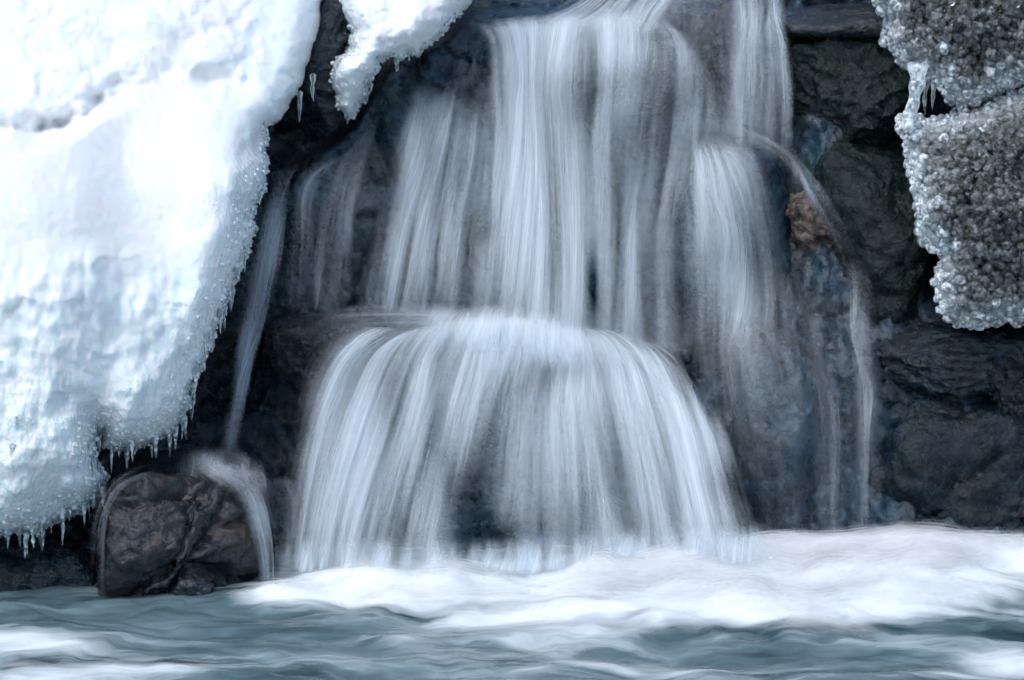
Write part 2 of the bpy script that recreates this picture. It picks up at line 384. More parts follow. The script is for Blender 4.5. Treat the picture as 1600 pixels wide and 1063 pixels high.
def boulder(name, label, px, py, Y, r, mat, seed, rot=(0, 0, 0), planes=11, sharp=16.0, sq=2.6, rough=0.05, fine=0.012, cracks=0.0, stretch=(1, 1, 1), group=None, cat='rock', keepit=True):
    """rounded polyhedral boulder: superellipsoid cut by random planes, then weathered"""
    D, F = ICO[6]
    rg = np.random.default_rng(seed)
    R = np.array(r)
    k = (np.abs(D) ** sq).sum(1) ** (-1 / sq)
    nn = rg.normal(size=(planes, 3)); nn /= np.linalg.norm(nn, axis=1)[:, None]
    hh = rg.uniform(0.72, 1.02, planes)
    dn = np.clip(D @ nn.T, 1e-3, None); rad = hh[None] / dn
    inv = (k ** -sharp + (rad ** -sharp).sum(1)) ** (-1 / sharp)
    V = D * inv[:, None] * R
    V = V @ np.array(Matrix.Rotation(rot[2], 3, 'Z') @ Matrix.Rotation(rot[1], 3, 'Y') @ Matrix.Rotation(rot[0], 3, 'X')).T
    N_ = D / np.linalg.norm(D / R, axis=1)[:, None]
    N_ = V / np.linalg.norm(V, axis=1)[:, None]
    s = np.array(stretch)
    q = V * s + seed * 3.7
    dsp = rough * fbm(q * 3.2, 4, seed) + fine * 2.2 * fbm(q * np.array([9, 9, 14]), 4, seed + 5, ridged=True) + fine * 0.5 * fbm(q * 40, 3, seed + 8)
    if cracks > 0:
        for c in range(3):
            j = np.abs(noise(q * 2.0 + fbm(q * 5, 3, seed + 31 + c)[:, None] * .25 + c * 11, seed + 40 + c)); dsp -= cracks * np.exp(-(j / 0.022) ** 2)
    V = V + N_ * dsp[:, None]
    c = at(px, py, Y)
    if keepit: keep(V + c, F)
    o = link(name, mesh_np(name, V, F, mat), label=label, category=cat, group=group)
    o.location = c
    return o, V + c

boulder('boulder', 'broad dark boulder behind the lower fan-shaped waterfall', 806, 760, -0.18, (0.70, 0.42, 0.50), M['cliff'], 11, planes=8, sq=3.0, rough=0.06, cracks=.02)
boulder('boulder', 'brown wet rock at the left end of the middle ledge', 520, 545, -0.22, (0.235, 0.26, 0.115), M['brownwet'], 12, rot=(0, .05, .2), planes=9, rough=.03)
boulder('boulder', 'rounded dark boulder beneath the veil right of the upper cascade', 1150, 395, -0.02, (0.205, 0.24, 0.34), M['cliff'], 13, rot=(0, .06, 0), planes=8, rough=.05)
boulder('boulder', 'brown grey rock at the lip of the upper cascade under thin water', 970, 120, 0.10, (0.23, 0.2, 0.13), M['brownwet'], 14, planes=8, rough=.04)
boulder('boulder', 'pale brown boulder at the top edge beneath clear thin water', 1160, 95, 0.16, (0.19, 0.22, 0.19), M['brownwet'], 15, planes=8, rough=.04)
boulder('boulder', 'bare rusty brown rock face beside the thin diagonal trickle', 1282, 352, -0.055, (0.088, 0.12, 0.145), M['brown'], 16, rot=(0, -.62, .2), planes=12, rough=.03, fine=.02)
boulder('boulder', 'blocky dark green mossy rock left of the beaded ice', 1340, 138, 0.06, (0.25, 0.24, 0.165), M['mossy'], 17, planes=8, sq=4.5, rough=.04, fine=.02)
boulder('boulder', 'smooth wet grey brown slab at the top edge above the mossy block', 1320, 32, 0.14, (0.28, 0.26, 0.055), M['brownwet'], 18, planes=6, rough=.02, fine=.006)
boulder('boulder', 'sloping green wet rock between the trickle and the beaded ice', 1395, 370, -0.10, (0.22, 0.24, 0.36), M['mossy'], 19, rot=(0, -.28, .1), planes=9, rough=.06, fine=.012)
boulder('boulder', 'rounded mossy boulder under the thin veil right of the fan', 1225, 720, -0.28, (0.185, 0.24, 0.42), M['cliff'], 20, planes=8, rough=.05)
boulder('boulder', 'glistening wet ledge rock directly below the beaded ice', 1500, 550, -0.22, (0.40, 0.28, 0.115), M['slick'], 21, rot=(0, .06, 0), planes=9, rough=.04, fine=.016)
boulder('boulder', 'large dark cracked rock filling the right bank above the foam', 1520, 730, -0.14, (0.50, 0.34, 0.37), M['blueshade'], 22, rot=(0, .05, .1), planes=9, sq=5.0, rough=.07, cracks=.04)
boulder('boulder', 'dark slanting rock in the lower right corner of the bank', 1600, 795, -0.34, (0.27, 0.16, 0.17), M['blueshade'], 23, rot=(0, -.5, 0), planes=12, rough=.03)
boulder('boulder', 'small low dark stone at the foam line of the right bank', 1432, 842, -0.44, (0.12, 0.12, 0.07), M['blueshade'], 24, rot=(0, -.3, 0), planes=12, rough=.02)
boulder('boulder', 'small mossy rock at the right edge below the wet ledge', 1598, 600, -0.42, (0.085, 0.12, 0.10), M['mossy'], 25, planes=9, rough=.03, fine=.02)
boulder('boulder', 'squat grey brown boulder standing in the water under the left ice', 290, 838, -0.93, (0.235, 0.23, 0.225), M['boulder'], 33, rot=(0, .10, .12), planes=8, sq=8.0, rough=.035, fine=.012, cracks=.03)
boulder('boulder', 'small stone at the foot of the squat grey brown boulder', 300, 918, -1.10, (0.065, 0.05, 0.04), M['boulder'], 27, planes=12, rough=.01, fine=.006)
boulder('boulder', 'flat dark slab lying behind the top of the squat boulder', 285, 742, -0.70, (0.27, 0.16, 0.055), M['slick'], 28, rot=(0, .04, 0), planes=8, rough=.02)
boulder('boulder', 'little dark rock knob beside the foot of the left trickle', 388, 752, -0.62, (0.055, 0.06, 0.05), M['slick'], 29, planes=9, rough=.015, fine=.008)
boulder('boulder', 'low dark rock at the waterline below the hanging ice fringe', 50, 905, -0.90, (0.26, 0.16, 0.15), M['blueshade'], 30, planes=10, rough=.03)
boulder('boulder', 'dark rock behind the splashes between squat boulder and fan', 452, 830, -0.52, (0.13, 0.16, 0.19), M['cliff'], 34, planes=9, rough=.04)
boulder('boulder', 'small round stone half hidden behind the middle of the fan', 832, 868, -0.72, (0.085, 0.08, 0.09), M['cliff'], 35, planes=9, rough=.02)
boulder('boulder', 'dark jagged rock wedged between the two upper ice masses', 495, 90, 0.10, (0.14, 0.18, 0.28), M['slick'], 36, planes=12, rough=.05, fine=.02)
boulder('boulder', 'dark shaded rock standing behind the left trickle', 372, 470, -0.02, (0.22, 0.24, 0.52), M['blueshade'], 37, planes=10, rough=.05, fine=.02)

# ------------------------------------------------------------------ inflated masses (snow, ice, ice-covered rock)
def poly_sdf(PX, PY, poly):
    p = np.asarray(poly, float); P = np.stack([PX, PY], -1).reshape(-1, 2)
    d = np.full(len(P), 1e9); inside = np.zeros(len(P), bool)
    for i in range(len(p)):
        a, b = p[i], p[(i + 1) % len(p)]
        e = b - a; t = np.clip(((P - a) @ e) / (e @ e), 0, 1)
        d = np.minimum(d, np.linalg.norm(P - a - t[:, None] * e, axis=1))
        c = (a[1] > P[:, 1]) != (b[1] > P[:, 1])
        with np.errstate(divide='ignore', invalid='ignore'):
            x = a[0] + (P[:, 1] - a[1]) * e[0] / e[1]
        inside ^= c & (P[:, 0] < x)
    return np.where(inside, d, -d).reshape(PX.shape)      # positive inside

def inflate(poly, frontY, backY, step, wob=3.0, seed=0):
    """closed mass between frontY(px,py,d) and backY(px,py,d) inside an outline; returns V,F, front (PX,PY,d,nfront)"""
    poly = np.asarray(poly, float)
    x0, y0 = poly.min(0) - 3 * step; x1, y1 = poly.max(0) + 3 * step
    gx = np.arange(x0, x1, step); gy = np.arange(y0, y1, step)
    PX, PY = np.meshgrid(gx, gy, indexing='ij')
    wobf = lambda X, Y: wob * (fbm(np.stack([X / 24, Y / 24, X * 0], -1), 3, seed) * 1.6 + 0.6 * noise(np.stack([X / 6, Y / 6, X * 0 + 5], -1), seed + 3))
    d = poly_sdf(PX, PY, poly) + wobf(PX, PY)
    gxd, gyd = np.gradient(d, step)
    inside = d > 0
    cell = inside[:-1, :-1] | inside[1:, :-1] | inside[:-1, 1:] | inside[1:, 1:]
    used = np.zeros(d.shape, bool)
    for a in (0, 1):
        for b in (0, 1):
            used[a:used.shape[0] - 1 + a, b:used.shape[1] - 1 + b] |= cell
    gl = np.clip(np.hypot(gxd, gyd), 0.4, 3)
    snap = used & ~inside
    PX = np.where(snap, PX - d * gxd / gl ** 2, PX); PY = np.where(snap, PY - d * gyd / gl ** 2, PY)
    d = np.where(snap, 0, np.clip(d, 0, None))
    idx = -np.ones(d.shape, int); idx[used] = np.arange(used.sum())
    ii, jj = np.nonzero(cell)
    F = np.stack([idx[ii, jj], idx[ii, jj + 1], idx[ii + 1, jj + 1], idx[ii + 1, jj]], 1)
    ux, uy, ud = PX[used], PY[used], d[used]
    Yf = frontY(ux, uy, ud); Yb = np.maximum(backY(ux, uy, ud), Yf + 0.0)
    Yb = np.where(ud <= 0, Yf + 0.004, Yb)
    V = np.concatenate([at(ux, uy, Yf), at(ux, uy, Yb)]); n = len(ux)
    # rim: stitch front/back with side quads along the boundary
    from collections import Counter
    E = np.concatenate([F[:, [0, 1]], F[:, [1, 2]], F[:, [2, 3]], F[:, [3, 0]]])
    key = np.sort(E, 1); kk = key[:, 0].astype(np.int64) * n + key[:, 1]
    u, inv, cnt = np.unique(kk, return_inverse=True, return_counts=True)
    Bd = E[cnt[inv] == 1]
    side = np.stack([Bd[:, 1], Bd[:, 0], Bd[:, 0] + n, Bd[:, 1] + n], 1)
    Fa = np.concatenate([F, F[:, ::-1] + n, side])
    return V, Fa, ux, uy, ud, Yf

def dome(d, R): 
    t = np.clip(d / R, 0, 1); return np.sqrt(np.clip(1 - (1 - t) ** 2, 0, 1))

def lump(px, py, cx, cy_, rx, ry, ang=0.0):
    c, s = math.cos(ang), math.sin(ang); dx, dy = px - cx, py - cy_
    u = (dx * c + dy * s) / rx; v = (-dx * s + dy * c) / ry
    r2 = u * u + v * v
    return np.clip(1 - r2 / 1.6, 0, 1) ** 1.5

LEFT = [(-160, -160), (512, -160), (507, 0), (497, 50), (480, 105), (463, 150), (440, 183), (421, 200), (414, 228), (421, 255), (413, 298), (398, 322), (396, 365), (380, 410), (366, 440), (352, 476), (336, 520), (325, 552), (308, 592), (299, 604), (290, 650), (268, 678), (240, 690), (202, 703), (162, 699), (157, 672), (149, 690), (150, 722), (168, 742), (162, 775), (140, 793), (116, 803), (76, 820), (60, 834), (30, 830), (0, 838), (-160, 845)]

def stab(xs, ys, x, wdt=30.0):
    """smooth table"""
    g = np.arange(min(xs) - 200, max(xs) + 201, 5.0); v = np.interp(g, xs, ys); k = max(1, int(wdt / 5)); ker = np.ones(2 * k + 1) / (2 * k + 1)
    for _ in range(3): v = np.convolve(np.pad(v, k, 'edge'), ker, 'valid')
    return np.interp(x, g, v)

def left_front(px, py, d):
    # upper mounds lean back; lower drift stands forward
    P = np.stack([px / 500, py / 500, px * 0], -1)
    base = stab([-160, 0, 120, 205, 300, 420, 600, 840], [-0.12, -0.34, -0.52, -0.68, -0.86, -0.98, -1.04, -1.02], py, 40)
    base = base + stab([-160, 0, 250, 420, 520], [-0.12, -0.07, 0.0, 0.10, 0.16], px, 40)
    wv_ = 8 * fbm(P * 12, 2, 60)
    brow = stab([-160, 0, 60, 95, 125, 160, 215, 270, 330, 380, 440], [210, 209, 207, 200, 186, 160, 132, 128, 128, 136, 156], px, 10) + wv_
    amp = stab([-160, 60, 130, 200, 260, 320, 370, 430], [0.17, 0.17, 0.13, 0.03, 0.015, 0.05, 0.06, 0.0], px, 15)
    step = sstep(-3, 34, py - brow)
    y = base - step * amp + 0.05
    y = y + stab([-160, 100, 180, 230, 300, 350, 400], [0.06, 0.07, 0.04, 0.0, 0.02, 0.05, 0.0], px, 12) * np.exp(-((py - brow + 10) / 17) ** 2) * (1 + 1.5 * fbm(P * 14, 2, 67))
    # puffy snow above the brow
    up = sstep(30, -10, py - brow) * sstep(480, 380, px)
    bill = 0
    for (cx, cy_, rx, ry, h, a) in [(328, 88, 60, 32, .055, -.5), (70, 60, 95, 55, .04, 0), (160, 20, 80, 42, .04, .2), (240, 60, 60, 42, .045, .3), (115, 125, 75, 45, .05, -.3), (15, 140, 60, 45, .04, 0), (205, 105, 46, 32, .03, -.5), (300, 20, 80, 36, .035, .1), (45, 178, 60, 24, .03, 0)]:
        bill = bill + h * lump(px, py, cx, cy_, rx, ry, a)
    w2 = fbm(P * 8, 2, 66)[..., None] * .25
    y = y - up * (0.75 * bill + 0.026 * np.abs(fbm((P + w2 * .2) * 7, 2, 61)) + 0.008 * np.abs(fbm(P * 24, 2, 64)) + 0.0015 * fbm(P * 60, 2, 65))
    # swells of the lower drift
    for (cx, cy_, rx, ry, h, a) in [(300, 250, 90, 85, .05, .5), (345, 330, 60, 110, .04, .2), (120, 470, 170, 80, .045, 0), (240, 570, 80, 120, .06, .2), (60, 640, 100, 120, .05, 0), (205, 640, 45, 70, .06, 0), (110, 720, 50, 70, .05, 0), (20, 740, 55, 90, .05, 0)]:
        y = y - h * lump(px, py, cx, cy_, rx, ry, a)
    icy = sstep(330, 480, py + 60 * fbm(P * 5, 3, 70))
    icy = np.maximum(icy, sstep(290, 400, px + 40 * fbm(P * 6, 2, 74)) * sstep(150, 250, py))
    fl = np.stack([px / 40, py / 130, px * 0], -1)
    y = y - icy * (0.040 * fbm(P * np.array([9, 6, 1]), 3, 71) + 0.008 * fbm(fl, 3, 72, ridged=True))
    low = sstep(430, 640, py + 80 * fbm(P * 4, 2, 79))
    y = y - icy * (0.003 + 0.007 * low) * fbm(np.stack([px / 14, py / 22, px * 0], -1), 3, 77, ridged=True)
    # overlapping ice scales, their lower rims proud
    wob_ = 70 * fbm(P * np.array([7, 5, 1]), 3, 80); q = (py + wob_) / 58.0; fr = q - np.floor(q)
    y = y - icy * 0.011 * fr ** 2 * sstep(1.0, 0.9, fr) * sstep(-.1, .3, fbm(P * 6, 2, 83))
    y = y - (1 - icy) * (0.010 * fbm(P * 5, 3, 90) + 0.003 * fbm(P * 40, 2, 91))
    R = stab([0, 150, 250, 600, 840], [55, 60, 80, 110, 90], py, 30)
    return y + (0.24 - 0.06 * sstep(350, 700, py)) * (1 - dome(d, R * .8))

def left_back(px, py, d):
    b = np.interp(py, [-160, 200, 500, 840], [0.5, 0.05, -0.45, -0.78])
    return b - 0.25 * (1 - dome(d, 120))

lm = link('ice_mass', None, label='huge snow-covered ice mass hanging down the left side', category='ice')
V, F, ux, uy, ud, Yf = inflate(LEFT, left_front, left_back, 3.0, 3.0, 5)
P = np.stack([ux / 500, uy / 500, ux * 0], -1)
nz = fbm(P * 6, 3, 101)
ice = sstep(340, 480, uy + 70 * nz)
ice = np.maximum(ice, sstep(300, 390, ux + 40 * nz) * sstep(140, 215, uy + 20 * nz))
ice = np.maximum(ice, sstep(355, 430, ux + 50 * nz) * sstep(190, 150, uy) * 0.8)
ice = np.maximum(ice, sstep(38, 8, ud))
grit = sstep(110, 20, ud + 30 * nz) * sstep(180, 320, uy)
grit = np.maximum(grit, 0.7 * sstep(500, 640, uy + 60 * nz))
A = dict(ice=np.concatenate([ice, ice]), grit=np.concatenate([grit, grit]))
link('snow_and_ice_body', mesh_np('snow_and_ice_body', V, F, M['snow_ice'], attrs=A), parent=lm)
LM = dict(px=ux, py=uy, d=ud, Y=Yf)

TOPI = [(500, -160), (790, -160), (738, 0), (728, 14), (712, 32), (700, 46), (688, 58), (668, 72), (655, 88), (640, 86), (628, 94), (612, 90), (596, 96), (590, 112), (578, 128), (572, 150), (560, 168), (548, 187), (538, 180), (524, 172), (522, 150), (514, 118), (520, 98), (532, 86), (546, 74), (548, 50), (530, 20), (518, 0)]
def top_front(px, py, d):
    base = np.interp(py, [-160, 0, 90, 190], [0.05, -0.10, -0.20, -0.18])
    P = np.stack([px / 500, py / 500, px * 0], -1)
    y = base - 0.05 * fbm(P * 7, 4, 111) - 0.02 * np.abs(fbm(P * 22, 4, 112))
    for (cx, cy_, rx, ry, h, a) in [(600, 30, 70, 60, .05, -.4), (560, 110, 40, 50, .04, 0), (660, 30, 50, 36, .03, -.6)]:
        y = y - h * lump(px, py, cx, cy_, rx, ry, a)
    return y + 0.2 * (1 - dome(d, 46))
tm = link('ice_mass', None, label='smaller snowy ice tongue hanging at the top left of the waterfall', category='ice')
V, F, ux, uy, ud, Yf = inflate(TOPI, top_front, lambda px, py, d: 0.12 - 0.1 * (1 - dome(d, 60)), 2.6, 3.5, 15)
ice = np.maximum(sstep(34, 6, ud), 0.8 * sstep(70, 140, uy + 40 * fbm(np.stack([ux / 60, uy / 60, ux * 0], -1), 3, 121)))
grit = sstep(50, 10, ud)
link('snow_and_ice_body', mesh_np('snow_and_ice_body', V, F, M['snow_ice'], attrs=dict(ice=np.concatenate([ice, ice]), grit=np.concatenate([grit, grit]))), parent=tm)
TM = dict(px=ux, py=uy, d=ud, Y=Yf)

SM = [(505, 22), (520, 14), (540, 20), (548, 44), (546, 66), (530, 70), (512, 62), (503, 44)]
V, F, ux, uy, ud, Yf = inflate(SM, lambda px, py, d: 0.02 - 0.03 * fbm(np.stack([px / 20, py / 20, px * 0], -1), 3, 3) + 0.06 * (1 - dome(d, 20)), lambda px, py, d: 0.1 + 0 * px, 2.6, 3.5, 25)
o = link('snow_clump', mesh_np('snow_clump', V, F, M['snow_ice'], attrs=dict(ice=np.zeros(len(V)), grit=np.zeros(len(V)))), label='small snow clump on dark rock between the two ice masses', category='snow')

# ice-covered rock on the right
RU = [(1366, -160), (1368, 6), (1384, 28), (1383, 58), (1398, 84), (1414, 104), (1440, 112), (1462, 128), (1478, 150), (1500, 166), (1530, 160), (1560, 140), (1600, 128), (1760, 120), (1760, -160)]
RL = [(1403, 186), (1412, 214), (1422, 262), (1430, 300), (1437, 332), (1437, 372), (1458, 388), (1474, 400), (1464, 432), (1466, 462), (1470, 486), (1500, 506), (1528, 513), (1560, 500), (1600, 508), (1760, 500), (1760, 130), (1600, 138), (1560, 150), (1520, 168), (1480, 182), (1440, 190), (1420, 178)]
def ru_front(px, py, d):
    P = np.stack([px / 500, py / 500, px * 0], -1)
    return -0.34 - 0.10 * sstep(1380, 1500, px) - 0.06 * fbm(P * 8, 4, 131) - 0.02 * fbm(P * 30, 3, 132) + 0.14 * (1 - dome(d, 70))
def rl_front(px, py, d):
    P = np.stack([px / 500, py / 500, px * 0], -1)
    b = np.interp(py, [130, 200, 330, 510], [-0.34, -0.52, -0.66, -0.62])
    return b - 0.05 * fbm(P * 8, 4, 141) - 0.02 * fbm(P * 30, 3, 142) + 0.16 * (1 - dome(d, 80))
ICED = []
for nm, poly, fr, lab in (('u', RU, ru_front, 'brown green mossy rock under clear ice at the top right corner'), ('l', RL, rl_front, 'dark mossy rock bulging under ice beads at the right edge')):
    V, F, ux, uy, ud, Yf = inflate(poly, fr, lambda px, py, d: -0.08 + 0 * px, 4.0, 3.0, 35)
    link('boulder', mesh_np('boulder', V, F, M['frozen_moss']), label=lab, category='rock')
    ICED.append(dict(px=ux, py=uy, d=ud, Y=Yf))

# ------------------------------------------------------------------ beads, icicles
def bead_mesh(seed, sub, mat):
    V, F = ICO[sub]
    V = V * (1 + 0.28 * noise(V * 1.1 + seed * 7.1, seed)[:, None] + 0.10 * noise(V * 2.6 + seed, seed + 2)[:, None])
    return mesh_np('ice_bead', V, F, mat)
BEADS = {k: [bead_mesh(s, 3, M[k]) for s in range(5)] for k in ('clear_ice', 'milky_ice', 'glass_ice')}

def joined_beads(name, C, R, mat, parent, seed, sub=2):
    V0, F0 = ICO[sub]; n = len(V0)
    rg = np.random.default_rng(seed)
    Vs = V0[None] * (1 + 0.25 * noise(V0[None] * 1.1 + rg.uniform(0, 50, (len(C), 1, 1)), seed)[..., None]) * R[:, None, None] * rg.uniform(.8, 1.25, (len(C), 1, 3))
    V = (Vs + C[:, None, :]).reshape(-1, 3)
    F = (F0[None] + (np.arange(len(C)) * n)[:, None, None]).reshape(-1, 3)
    return link(name, mesh_np(name, V, F, mat), parent=parent, kind='stuff')

def scatter(S, n, weight, rg):
    w_ = np.clip(weight(S['px'], S['py'], S['d']), 0, None); w_ = w_ / w_.sum()
    i = rg.choice(len(w_), size=n, p=w_)
    return S['px'][i] + rg.uniform(-2, 2, n), S['py'][i] + rg.uniform(-2, 2, n), S['Y'][i], S['d'][i]

def thin(px, py, mind):
    """drop points closer than mind (array) to an earlier one"""
    keepi = []; cells = {}
    for i in range(len(px)):
        cx, cy_ = int(px[i] // 12), int(py[i] // 12); ok = True
        for a in (-1, 0, 1):
            for b in (-1, 0, 1):
                for j in cells.get((cx + a, cy_ + b), ()):
                    if (px[i] - px[j]) ** 2 + (py[i] - py[j]) ** 2 < (mind[i]) ** 2: ok = False; break
                if not ok: break
            if not ok: break
        if ok: keepi.append(i); cells.setdefault((cx, cy_), []).append(i)
    return np.array(keepi)

for k, (S, lab) in enumerate(zip(ICED, ('clear glassy ice beads crusting the rock in the top right corner', 'thick crust of glassy ice beads on the rock at the right edge'))):
    rg = np.random.default_rng(200 + k)
    t = link('ice_crust', None, label=lab, category='ice')
    px, py, Y, d = scatter(S, 5200, lambda x, y, d: (x < 1640) * (y > -30) * (1.0 + 1.2 * (d < 45)), rg)
    R = 3.2 + 7.5 * rg.random(len(px)) ** 2.2 * np.where(d < 40, 0.9, 1.0); o_ = np.argsort(-R)
    px, py, Y, d, R = px[o_], py[o_], Y[o_], d[o_], R[o_]
    ki = thin(px, py, R * np.where(d > 60, 1.55, 1.25)); px, py, Y, d, R = px[ki], py[ki], Y[ki], d[ki], R[ki]
    Rm = R * 1.9e-3
    C = at(px, py, Y - Rm * rg.uniform(0.4, 1.0, len(R)))
    dj = d + rg.normal(size=len(R)) * 14; frost_glint = np.where(dj < 24, 0, np.where((dj < 62) | (rg.random(len(R)) < .12), 1, 2)); MT = ('milky_ice', 'clear_ice', 'glass_ice')  # rim beads whiter: frosted, with highlights of sky behind painted in
    vis = (px < 1604) & (py > -6)
    order = np.argsort(-R * vis)
    for q, i in enumerate(order[:290]):
        o = link('ice_bead', random.choice(BEADS[MT[frost_glint[i]]]), parent=t)
        o.location = C[i]; s = Rm[i]; o.scale = (s * rg.uniform(.85, 1.15), s, s * rg.uniform(.85, 1.35)); o.rotation_euler = rg.uniform(0, 6, 3)
    def crust(x, y, dd, fr=(ru_front, rl_front)[k], bx=px, by=py, bR=R):
        h = np.full(len(x), 1.2)
        for i in range(len(bx)):
            m_ = np.nonzero((np.abs(x - bx[i]) < bR[i]) & (np.abs(y - by[i]) < bR[i]))[0]
            q = 1 - ((x[m_] - bx[i]) ** 2 + (y[m_] - by[i]) ** 2) / bR[i] ** 2
            h[m_] = np.maximum(h[m_], 1.2 + bR[i] * 1.25 * np.sqrt(np.clip(q, 0, 1)))
        h = h + 1.5 * noise(np.stack([x / 9, y / 9, 0 * x], -1), 400 + k)
        return fr(x, y, dd) - np.clip(h, .4, None) * 1.9e-3 * sstep(0, 6, dd)
    poly_c = [(x_, y_) for x_, y_ in (RU, RL)[k]]
    V, F, cx_, cy_2, cd, _ = inflate(poly_c, crust, lambda a_, b_, c_, fr=(ru_front, rl_front)[k]: fr(a_, b_, c_) + .03, 2.2, 3.0, 35)
    fz = sstep(40, 8, cd + 14 * fbm(np.stack([cx_ / 20, cy_2 / 20, 0 * cx_], -1), 2, 410))
    link('ice_glaze', mesh_np('ice_glaze', V, F, M['glaze'], attrs=dict(frost_glint=np.concatenate([fz, fz]))), parent=t)
    # milky rind along the rim, its bright highlights painted in as white
    px, py, Y, d = scatter(S, 420 if k else 220, lambda x, y, d: (x < 1620) * (y > -20) * (d < 12), rg)
    joined_beads('rim_ice_beads', at(px, py, Y - .006), rg.uniform(1.6, 4.2, len(px)) * 1.9e-3, M['white_ice'], t, 320 + k, 2)

def icicle_mesh(seed, mat):
    rg = np.random.default_rng(seed); nr, ns = 7, 8
    tz = np.linspace(0, 1, nr); rad = (1 - tz) ** 0.75 * (1 + 0.25 * rg.normal(size=nr)) + 0.10; rad[0] = 1.2
    ox, oy = np.cumsum(rg.normal(size=nr) * .12), np.cumsum(rg.normal(size=nr) * .12)
    a = np.arange(ns) / ns * 2 * np.pi
    V = np.stack([rad[:, None] * np.cos(a) + ox[:, None], rad[:, None] * np.sin(a) + oy[:, None], -tz[:, None] + 0 * a[None]], -1).reshape(-1, 3)
    V = np.concatenate([V, [[0, 0, .1], [ox[-1], oy[-1], -1.03]]])
    F = []
    for i in range(nr - 1):
        for j in range(ns):
            F.append([i * ns + j, (i + 1) * ns + j, (i + 1) * ns + (j + 1) % ns]); F.append([i * ns + j, (i + 1) * ns + (j + 1) % ns, i * ns + (j + 1) % ns])
    for j in range(ns): F.append([nr * ns, j, (j + 1) % ns]); F.append([nr * ns + 1, (nr - 1) * ns + (j + 1) % ns, (nr - 1) * ns + j])
    return mesh_np('icicle', V, np.array(F), mat)
ICS = [icicle_mesh(s, M['milky_ice']) for s in range(4)] + [icicle_mesh(s + 9, M['clear_ice']) for s in range(2)]

def icicles(S, n, weight, parent, rg, lmin, lmax):
    px, py, Y, d = scatter(S, n, weight, rg)
    for i in range(n):
        ln = lmin * .5 + (lmax * 1.3 - lmin) * rg.random() ** 2.4; r = rg.uniform(.0035, .007) * (0.6 + ln / lmax * .8)
        o = link('icicle', ICS[rg.integers(len(ICS))], parent=parent)
        o.location = at(px[i], py[i], Y[i] - 0.004); o.scale = (r, r, ln); o.rotation_euler = (rg.normal() * .05, rg.normal() * .05, rg.uniform(0, 6))

rg = np.random.default_rng(400)
icicles(LM, 240, lambda x, y, d: (d < 14) * (y > 190) * (1 + 2 * (y > 560)) + 0.012 * (y > 560) * (d < 130) * (x > -10), lm, rg, 0.02, 0.075)
icicles(TM, 40, lambda x, y, d: (d < 8) * (y > 70), tm, rg, 0.012, 0.035)
for S, n, par, cond, sd_ in ((LM, 1150, lm, lambda x, y, d: (x > -15) * ((d < 10) * (y > 190) * 3.0 + (d < 36) * (y > 260) * 0.9 ), 500),
                             (TM, 260, tm, lambda x, y, d: (d < 9) * (y > 20) + 0.05 * (d < 30) * (y > 90), 501)):
    px, py, Y, d = scatter(S, n, cond, rg)
    R = rg.uniform(1.5, 3.8, n) * 1.8e-3 * np.where(d < 12, 1.15, .9); C = at(px, py, Y - .002); rim = d < 9
    joined_beads('rim_ice_beads', C[rim], R[rim], M['milky_ice'], par, sd_, 2)
    joined_beads('surface_ice_beads', C[~rim], R[~rim], M['white_ice'], par, sd_ + 9, 2)

def ice_column():
    t = np.linspace(0, 1, 30); a = np.linspace(0, 2 * np.pi, 25)
    cx = np.interp(t, [0, .25, .6, 1], [1433, 1434, 1428, 1417]); cy_ = np.interp(t, [0, 1], [98, 200])
    rr = np.interp(t, [0, .1, .3, .45, .7, 1], [15, 14.5, 13, 10.5, 10, 13]) * (1 + .12 * np.sin(t * 21)) * 1.85e-3
    C = at(cx, cy_, np.full(30, -0.50))
    V = C[:, None, :] + rr[:, None, None] * np.stack([np.cos(a), np.sin(a), 0 * a], -1)[None] * (1 + .12 * noise(np.stack([np.cos(a)[None] + 0 * t[:, None], np.sin(a)[None] + 0 * t[:, None], 5 * t[:, None] + 0 * a], -1), 3))[..., None]
    link('ice_column', mesh_np('ice_column', V.reshape(-1, 3), grid_faces(30, 25), M['column_ice']), label='smooth milky ice column joining the two beaded crusts', category='icicle')
ice_column()
for i, (x, y, l_, lab) in enumerate(((1447, 128, .10, 'slim clear icicle just right of the milky ice column'), (1458, 132, .075, 'second slim clear icicle right of the milky ice column'), (489, 118, .08, 'clear pointed icicle hanging between the two left ice masses'), (468, 145, .09, 'glassy icicle on the right edge of the huge ice mass'))):
    o = link('icicle', ICS[4 + i % 2], label=lab, category='icicle'); o.location = at(x, y, -0.40 if x > 1000 else -0.22); o.scale = (.009, .009, l_)

# ------------------------------------------------------------------ stream pool and foam
def gauss(X, Y, cx, cy_, sx, sy): return np.exp(-((X - cx) / sx) ** 2 - ((Y - cy_) / sy) ** 2)

